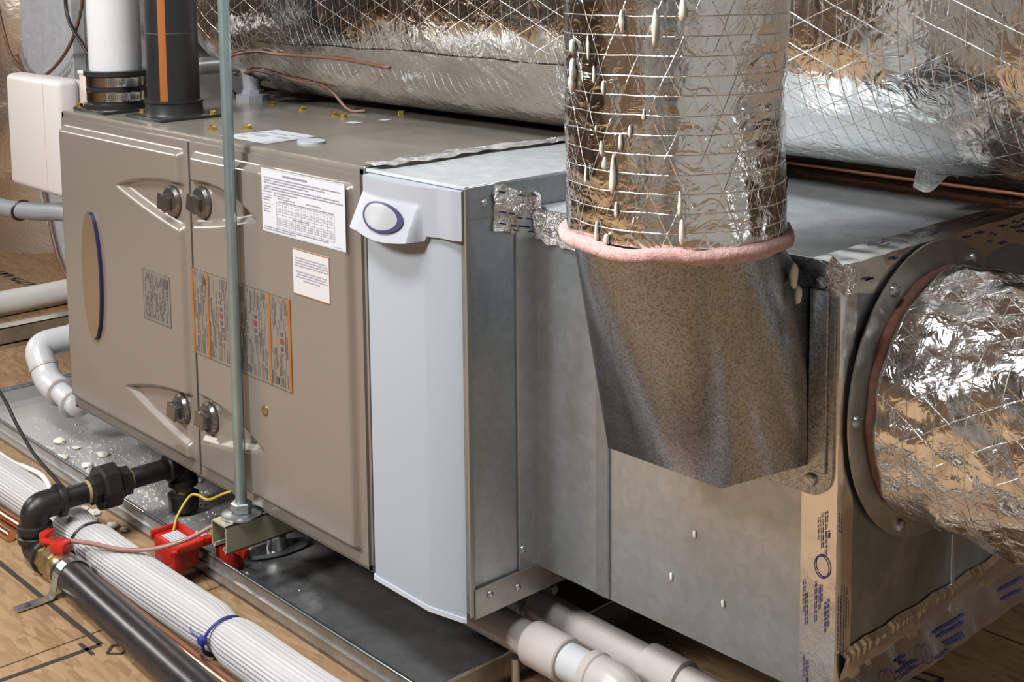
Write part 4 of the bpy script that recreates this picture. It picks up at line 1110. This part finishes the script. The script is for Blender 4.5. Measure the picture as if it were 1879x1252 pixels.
elbow([(GX, EY, GZ-0.044), (GX, EY, EZ), (GX+0.046, EY, EZ)], 0.0215, 'elbow', [((GX, EY, GZ-0.055), (0, 0, 1)), ((GX+0.032, EY, EZ), (1, 0, 0))])
gv = thing('gas_valve', (0.375, EY, EZ-0.024), 'brass gas ball valve with a red handle at the foot of the gas branch', 'valve')
mb = MB(); mb.lathe((0.343, EY, EZ), (1, 0, 0), [(0.0215, 0), (0.0235, 0.002), (0.0235, 0.012), (0.020, 0.014), (0.0225, 0.018), (0.0245, 0.026), (0.0225, 0.036), (0.020, 0.040), (0.0235, 0.042), (0.0235, 0.054), (0.0215, 0.056)], 8)
mb.lathe((0.368, EY, EZ+0.02), (0, 0, 1), [(0.010, 0), (0.010, 0.010), (0.006, 0.011), (0.006, 0.018)], 16); part('body', mb, BRASS, gv, smooth=25)
mb = MB(); rz = Matrix.Rotation(math.radians(25), 3, 'Z')
mb.box((0.350, EY-0.010, EZ+0.030), (0.386, EY+0.010, EZ+0.037), 0.003, rot=rz)
mb.box((0.342, EY-0.013, EZ+0.024), (0.356, EY+0.009, EZ+0.044), 0.003, rot=rz)
mb.box((0.376, EY-0.010, EZ+0.022), (0.402, EY+0.014, EZ+0.040), 0.004, rot=rz)
part('handle', mb, RED, gv, 'red lever handle', smooth=40)
gp = thing('gas_main_pipe', (1.0, EY, FZ), 'thick black iron gas pipe strapped along the floor at the front', 'gas pipe')
mb = MB(); mb.cyl((0.395, EY, EZ), (1.9, EY-0.068, EZ), 0.0236, 32); part('pipe', mb, IRON_PIPE, gp)
mb = MB(); mb.lathe((0.392, EY, EZ), (1, 0, 0), [(0.0235, 0), (0.0245, 0.003), (0.0238, 0.02)], 28); part('threaded_end', mb, BRASS, gp)
stp = thing('pipe_strap', (0.42, EY-0.03, FZ), 'bent metal strap holding the black gas pipe to the floor', 'strap')
mb = MB()
prof = []
for k in range(15):
    a = math.radians(-10+190*k/14); prof.append((EY+0.0245*math.cos(a), EZ+0.0245*math.sin(a)))
prof += [(EY-0.028, FZ+0.012), (EY-0.032, FZ+0.003), (EY-0.040, FZ+0.002), (EY-0.085, FZ+0.002)]
prof = [(EY+0.0245, FZ+0.001)]+prof
for i in range(len(prof)-1):
    (y0, z0), (y1, z1) = prof[i], prof[i+1]
    x0_, x1_ = 0.418, 0.436
    n_ = Vector((0, -(z1-z0), (y1-y0))).normalized()*0.0018
    a = [(x0_, y0, z0), (x1_, y0, z0), (x1_, y1, z1), (x0_, y1, z1)]
    mb.prism(a, n_*(-1))
part('band', mb, ZINC, stp, smooth=40)
mb = MB(); mb.lathe((0.427, EY-0.068, FZ+0.0042), (0, 0, 1), [(0.0045, 0), (0.0045, 0.001), (0.003, 0.002)], 12); part('screw', mb, TAUPE_DK, stp)

# ------------------------------------------------------------------ white ribbed line set and copper tube
ls = thing('insulated_line_set', (0.7, -0.140, FZ), 'white ribbed insulated line set running along the floor', 'pipe insulation')
mb = MB(); nseg = 72
def lsx(x):
    k = 1-0.22*math.exp(-((x-0.335)/0.018)**2)-0.16*math.exp(-((x-0.742)/0.02)**2)
    return k
xsn = []
x = -1.05
while x < 2.0:
    xsn.append(x); x += 0.008 if 0.0 < x < 1.1 else 0.05
rings = []
for x in xsn:
    k = lsx(x); r_ = []
    for i in range(nseg):
        a = 2*math.pi*i/nseg; rib = 1-0.035*(i % 2)
        cy_ = math.cos(a); sz_ = math.sin(a)
        r_.append(mb.v((x, -0.138+0.008*(x-0.5)+0.0310*k*rib*math.copysign(abs(cy_)**0.85, cy_)+0.004*noise.noise(Vector((x*3, 0, 0))), FZ+0.0305+0.0298*k*rib*math.copysign(abs(sz_)**0.85, sz_))))
    rings.append(r_)
for k in range(len(rings)-1):
    for i in range(nseg):
        j = (i+1) % nseg; mb.f([rings[k][i], rings[k][j], rings[k+1][j], rings[k+1][i]])
part('ribbed_jacket', mb, LINEW, ls, smooth=30)
def tie(x, m, kk, tail):
    mb = MB(); pts = []
    for i in range(32):
        a = 2*math.pi*i/32; pts.append((x+0.008*math.sin(a), -0.140+0.0325*kk*math.cos(a), FZ+0.0305+0.0315*kk*math.sin(a)))
    mb.tube(pts, 0.0022, 6, closed=True)
    if tail:
        mb.box((x-0.006, -0.175, FZ+0.030), (x+0.006, -0.165, FZ+0.040), 0.002); mb.tube([(x, -0.17, FZ+0.036), (x-0.012, -0.178, FZ+0.045), (x-0.020, -0.176, FZ+0.048)], 0.0015, 5)
    return mb
part('cable_tie', tie(0.337, BLACKW, 0.86, False), BLACKW, ls, 'black cable tie')
part('cable_tie', tie(0.742, BLUET, 0.90, True), BLUET, ls, 'blue cable tie')
mb = MB(); mb.tube(spline([(-1.05, -0.21, FZ+0.0105), (0.0, -0.186, FZ+0.0105), (0.25, -0.174, FZ+0.0105), (0.42, -0.1735, FZ+0.0105), (0.55, -0.178, FZ+0.0105), (0.8, -0.179, FZ+0.0105), (1.2, -0.178, FZ+0.0105), (1.9, -0.178, FZ+0.0105)], 10), 0.0096, 18)
single('copper_tube', mb, COPPER, 'bare copper tube between the black gas pipe and the white line set', 'pipe', smooth=60)
mb = MB(); mb.tube(spline([(-1.05, -0.27, FZ+0.009), (-0.2, -0.230, FZ+0.009), (0.05, -0.212, FZ+0.009), (0.20, -0.204, FZ+0.009)], 8), 0.008, 14)
single('copper_tube', mb, COPPER, 'thin copper tube end on the floor left of the gas elbows', 'pipe', smooth=60)
wire('white_cable', [(-0.35, -0.075, FZ+0.01), (-0.10, -0.088, FZ+0.02), (0.02, -0.105, FZ+0.045), (0.12, -0.115, -0.062), (0.22, -0.140, -0.059)], 0.0045, WHITEW, 'white cable lying over the line set behind the gas elbow')
mb = MB(); mb.prism([(0.08+0.016*math.cos(a*math.pi/8), -0.072+0.011*math.sin(a*math.pi/8), FZ+0.004) for a in range(16)], (0.002, 0, 0.003))
single('plastic_tag', mb, PAPER2, 'round white plastic tag on the floor by the white cable', 'tag')
wire('black_wire', [(-0.55, -0.12, 0.12), (-0.25, -0.10, 0.08), (-0.088, -0.10, 0.029), (-0.02, -0.10, -0.012), (0.045, -0.10, -0.045), (0.10, -0.098, -0.062), (0.165, -0.095, -0.082), (0.20, -0.092, -0.112)], 0.003, BLACKW, 'thin black wire slanting across the pan front to the line set')

# ------------------------------------------------------------------ float switch on the pan rim
def shift(mb, d=0.034):
    for v in mb.V: v.x += d
fs = thing('float_switch', (0.48, -0.05, -0.117), 'red float switch clipped over the front rim of the drain pan', 'switch')
mb = MB()
mb.box((0.420, -0.088, -0.100), (0.486, -0.050, -0.062), 0.002)
mb.box((0.414, -0.091, -0.070), (0.420, -0.046, -0.056), 0.0015); mb.box((0.486, -0.096, -0.110), (0.498, -0.082, -0.064), 0.002); mb.box((0.486, -0.090, -0.068), (0.500, 0.0, -0.056), 0.002)
mb.box((0.414, -0.050, -0.068), (0.500, -0.046, -0.054), 0.0015)
shift(mb); part('bracket', mb, RED, fs)
mb = MB(); mb.lathe((0.515, -0.004, -0.114), (0, 0, 1), [(0.019, 0), (0.020, 0.003), (0.020, 0.040), (0.0215, 0.041), (0.0215, 0.046), (0.019, 0.048), (0.019, 0.066), (0.016, 0.069)], 24); mb.box((0.512, -0.008, -0.086), (0.562, 0.004, -0.074), 0.002)
shift(mb, 0.014); part('float_body', mb, RED, fs)
mb = MB(); mb.quad((0.432, -0.082, -0.0615), (0.478, -0.082, -0.0615), (0.478, -0.056, -0.0615), (0.432, -0.056, -0.0615))
for k in range(5): mb.quad((0.436, -0.080+0.005*k, -0.0611), (0.436+0.03+0.006*(k % 2), -0.080+0.005*k, -0.0611), (0.436+0.03+0.006*(k % 2), -0.0785+0.005*k, -0.0611), (0.436, -0.0785+0.005*k, -0.0611), 1)
shift(mb); part('switch_label', mb, [PAPER, plain('label_blue_grey', (0.30, 0.32, 0.42), 0.5)], fs, 'small printed label', smooth=0)
mb = MB(); mb.cyl((0.455, -0.118, -0.106), (0.470, -0.046, -0.100), 0.0035, 10); mb.lathe((0.450, -0.122, -0.1065), (0.2, 1, 0.08), [(0.006, 0), (0.006, 0.008)], 8); shift(mb); part('clamp_screw', mb, ZINC, fs)
mb = MB(); mb.box((0.385, -0.125, FZ+0.0005), (0.452, -0.085, FZ+0.0025), 0, rot=Matrix.Rotation(0.5, 3, 'Z')); single('paper_tag', mb, PAPER, 'white paper tag on the floor under the red float switch', 'tag', smooth=0)
wire('yellow_wire', [(0.463, -0.060, -0.0635), (0.455, -0.048, -0.045), (0.452, -0.025, -0.022), (0.470, -0.020, -0.016), (0.500, -0.020, -0.014), (0.535, -0.015, 0.004), (0.548, -0.008, 0.010)], 0.0022, YELLOWW, 'yellow wire curling up from the red float switch to the furnace')
wire('yellow_wire', [(0.530, -0.034, -0.056), (0.530, -0.032, -0.044), (0.533, -0.018, -0.041)], 0.0022, YELLOWW, 'short yellow wire looping into the red float body')
wire('control_cable', [(0.590, -0.004, -0.004), (0.575, -0.045, -0.018), (0.552, -0.085, -0.038), (0.520, -0.120, -0.052), (0.478, -0.150, -0.058), (0.430, -0.172, -0.058), (0.392, -0.190, -0.060)], 0.0034, PINKW, 'copper-pink control cable arching from furnace across the line set to the valve', 'cable')

# ------------------------------------------------------------------ pvc drains
dr = thing('drain_pipe', (1.1, 0.08, -0.065), 'pinkish white drain pipe with coupling in front, below the filter cabinet', 'drain pipe')
mb = MB(); mb.cyl((0.93, 0.08, -0.040), (1.18, 0.08, -0.040), 0.0212, 28); part('pipe', mb, GREY_PVC, dr)
mb = MB(); mb.lathe((1.105, 0.08, -0.040), (1, 0, 0), [(0.0215, 0), (0.027, 0.001), (0.0275, 0.003), (0.0275, 0.058), (0.026, 0.060), (0.0215, 0.061)], 32); part('coupling', mb, GREY_PVC, dr)
mb = MB(); mb.cyl((1.165, 0.08, -0.040), (1.235, 0.08, -0.040), 0.0225, 28); part('sleeve', mb, WHITE_PVC, dr)
mb = MB(); mb.tube(fillet([(1.205, 0.08, -0.040), (1.262, 0.08, -0.040), (1.262, 0.08, -0.11)], 0.03, 8), 0.0265, 28); mb.lathe((1.202, 0.08, -0.040), (1, 0, 0), [(0.0225, 0), (0.028, 0.001), (0.0285, 0.004), (0.0285, 0.012), (0.0265, 0.014)], 32); part('elbow', mb, GREY_PVC, dr)
dr2 = thing('drain_pipe', (1.2, 0.145, -0.065), 'pinkish white drain pipe behind, held by a grey hanger clamp', 'drain pipe')
mb = MB(); mb.cyl((0.95, 0.150, -0.040), (1.9, 0.138, -0.046), 0.0212, 28); part('pipe', mb, GREY_PVC, dr2)
mb = MB(); mb.lathe((1.235, 0.1464, -0.0418), (1, -0.0126, -0.006), [(0.0214, 0), (0.0262, 0.001), (0.0265, 0.004), (0.0265, 0.055), (0.0214, 0.056)], 28); part('coupling', mb, GREY_PVC, dr2)
mb = MB(); mb.lathe((1.030, 0.149, -0.0405), (1, 0, 0), [(0.0214, 0), (0.0262, 0.001), (0.0268, 0.004), (0.0245, 0.007), (0.0268, 0.010), (0.0262, 0.013), (0.0214, 0.014)], 28); hc = part('hanger_clamp', mb, GREYC, dr2)
mb = MB(); mb.lathe((1.037, 0.176, -0.028), (1, 0, 0), [(0.006, -0.008), (0.0075, -0.005), (0.0075, 0.005), (0.006, 0.008)], 8); part('clamp_bolt', mb, ZINC, hc)
mb = MB(); mb.cyl((1.078, 0.075, FZ), (1.078, 0.075, -0.0685), 0.006, 12); single('support_bolt', mb, ZINC, 'dark threaded bolt standing under the front drain pipe coupling', 'bolt')
pt = thing('drain_trap', (-0.2, 0.06, -0.06), 'white plastic drain pipe with two elbows at the left end of the furnace', 'drain pipe')
mb = MB(); mb.tube(fillet([(-0.286, 0.60, 0.056), (-0.286, 0.05, 0.040), (-0.236, 0.05, -0.020), (-0.150, 0.05, -0.034), (-0.092, 0.05, -0.042), (-0.055, 0.05, 0.06)], 0.04, 8), 0.0205, 24); part('pipe', mb, WHITE_PVC, pt)
mb = MB(); mb.tube(fillet([(-0.286, 0.13, 0.0423), (-0.286, 0.05, 0.040), (-0.252, 0.05, -0.001)], 0.038, 10), 0.0262, 28); part('elbow', mb, WHITE_PVC, pt)
mb = MB(); mb.tube(fillet([(-0.262, 0.05, 0.012), (-0.236, 0.05, -0.020), (-0.180, 0.05, -0.029)], 0.03, 10), 0.0262, 28); part('elbow', mb, WHITE_PVC, pt)
def lip(p, d, r=0.0262):
    mb = MB(); mb.lathe(p, d, [(r-0.004, -0.001), (r+0.0018, 0), (r+0.0022, 0.003), (r+0.0018, 0.006), (r-0.004, 0.007)], 28); return mb
for (p, d) in (((-0.286, 0.124, 0.0420), (0, 1, 0.03)), ((-0.257, 0.05, 0.0055), (0.64, 0, -0.77)), ((-0.186, 0.05, -0.0281), (0.99, 0, -0.16)), ((-0.128, 0.05, -0.0370), (0.99, 0, -0.16))):
    part('socket_lip', lip(p, d), GREY_PVC, pt)
# white insulated line beyond, left
mb = MB()
for x0_ in (0,):
    n = 28; rings = []
    for k in range(40):
        t_ = k/39; x = -1.13-0.02*t_+0.0; y = -0.4+0.92*t_
        rings.append([mb.v((x+0.034*math.cos(2*math.pi*i/n)*(1+0.06*noise.noise(Vector((y*6, 0, 0)))), y, FZ+0.032+0.032*math.sin(2*math.pi*i/n)+0.002*noise.noise(Vector((y*9, i*0.3, 0))))) for i in range(n)])
    for k in range(39):
        for i in range(n): mb.f([rings[k][i], rings[k][(i+1) % n], rings[k+1][(i+1) % n], rings[k+1][i]])
    mb.f(rings[0]); mb.f(rings[-1])
single('wrapped_white_pipe', mb, plain('white_wrap', (0.74, 0.70, 0.66), 0.55, 0, 0.06, 10), 'thick white wrapped pipe on the floor at the far left', 'pipe', smooth=60)
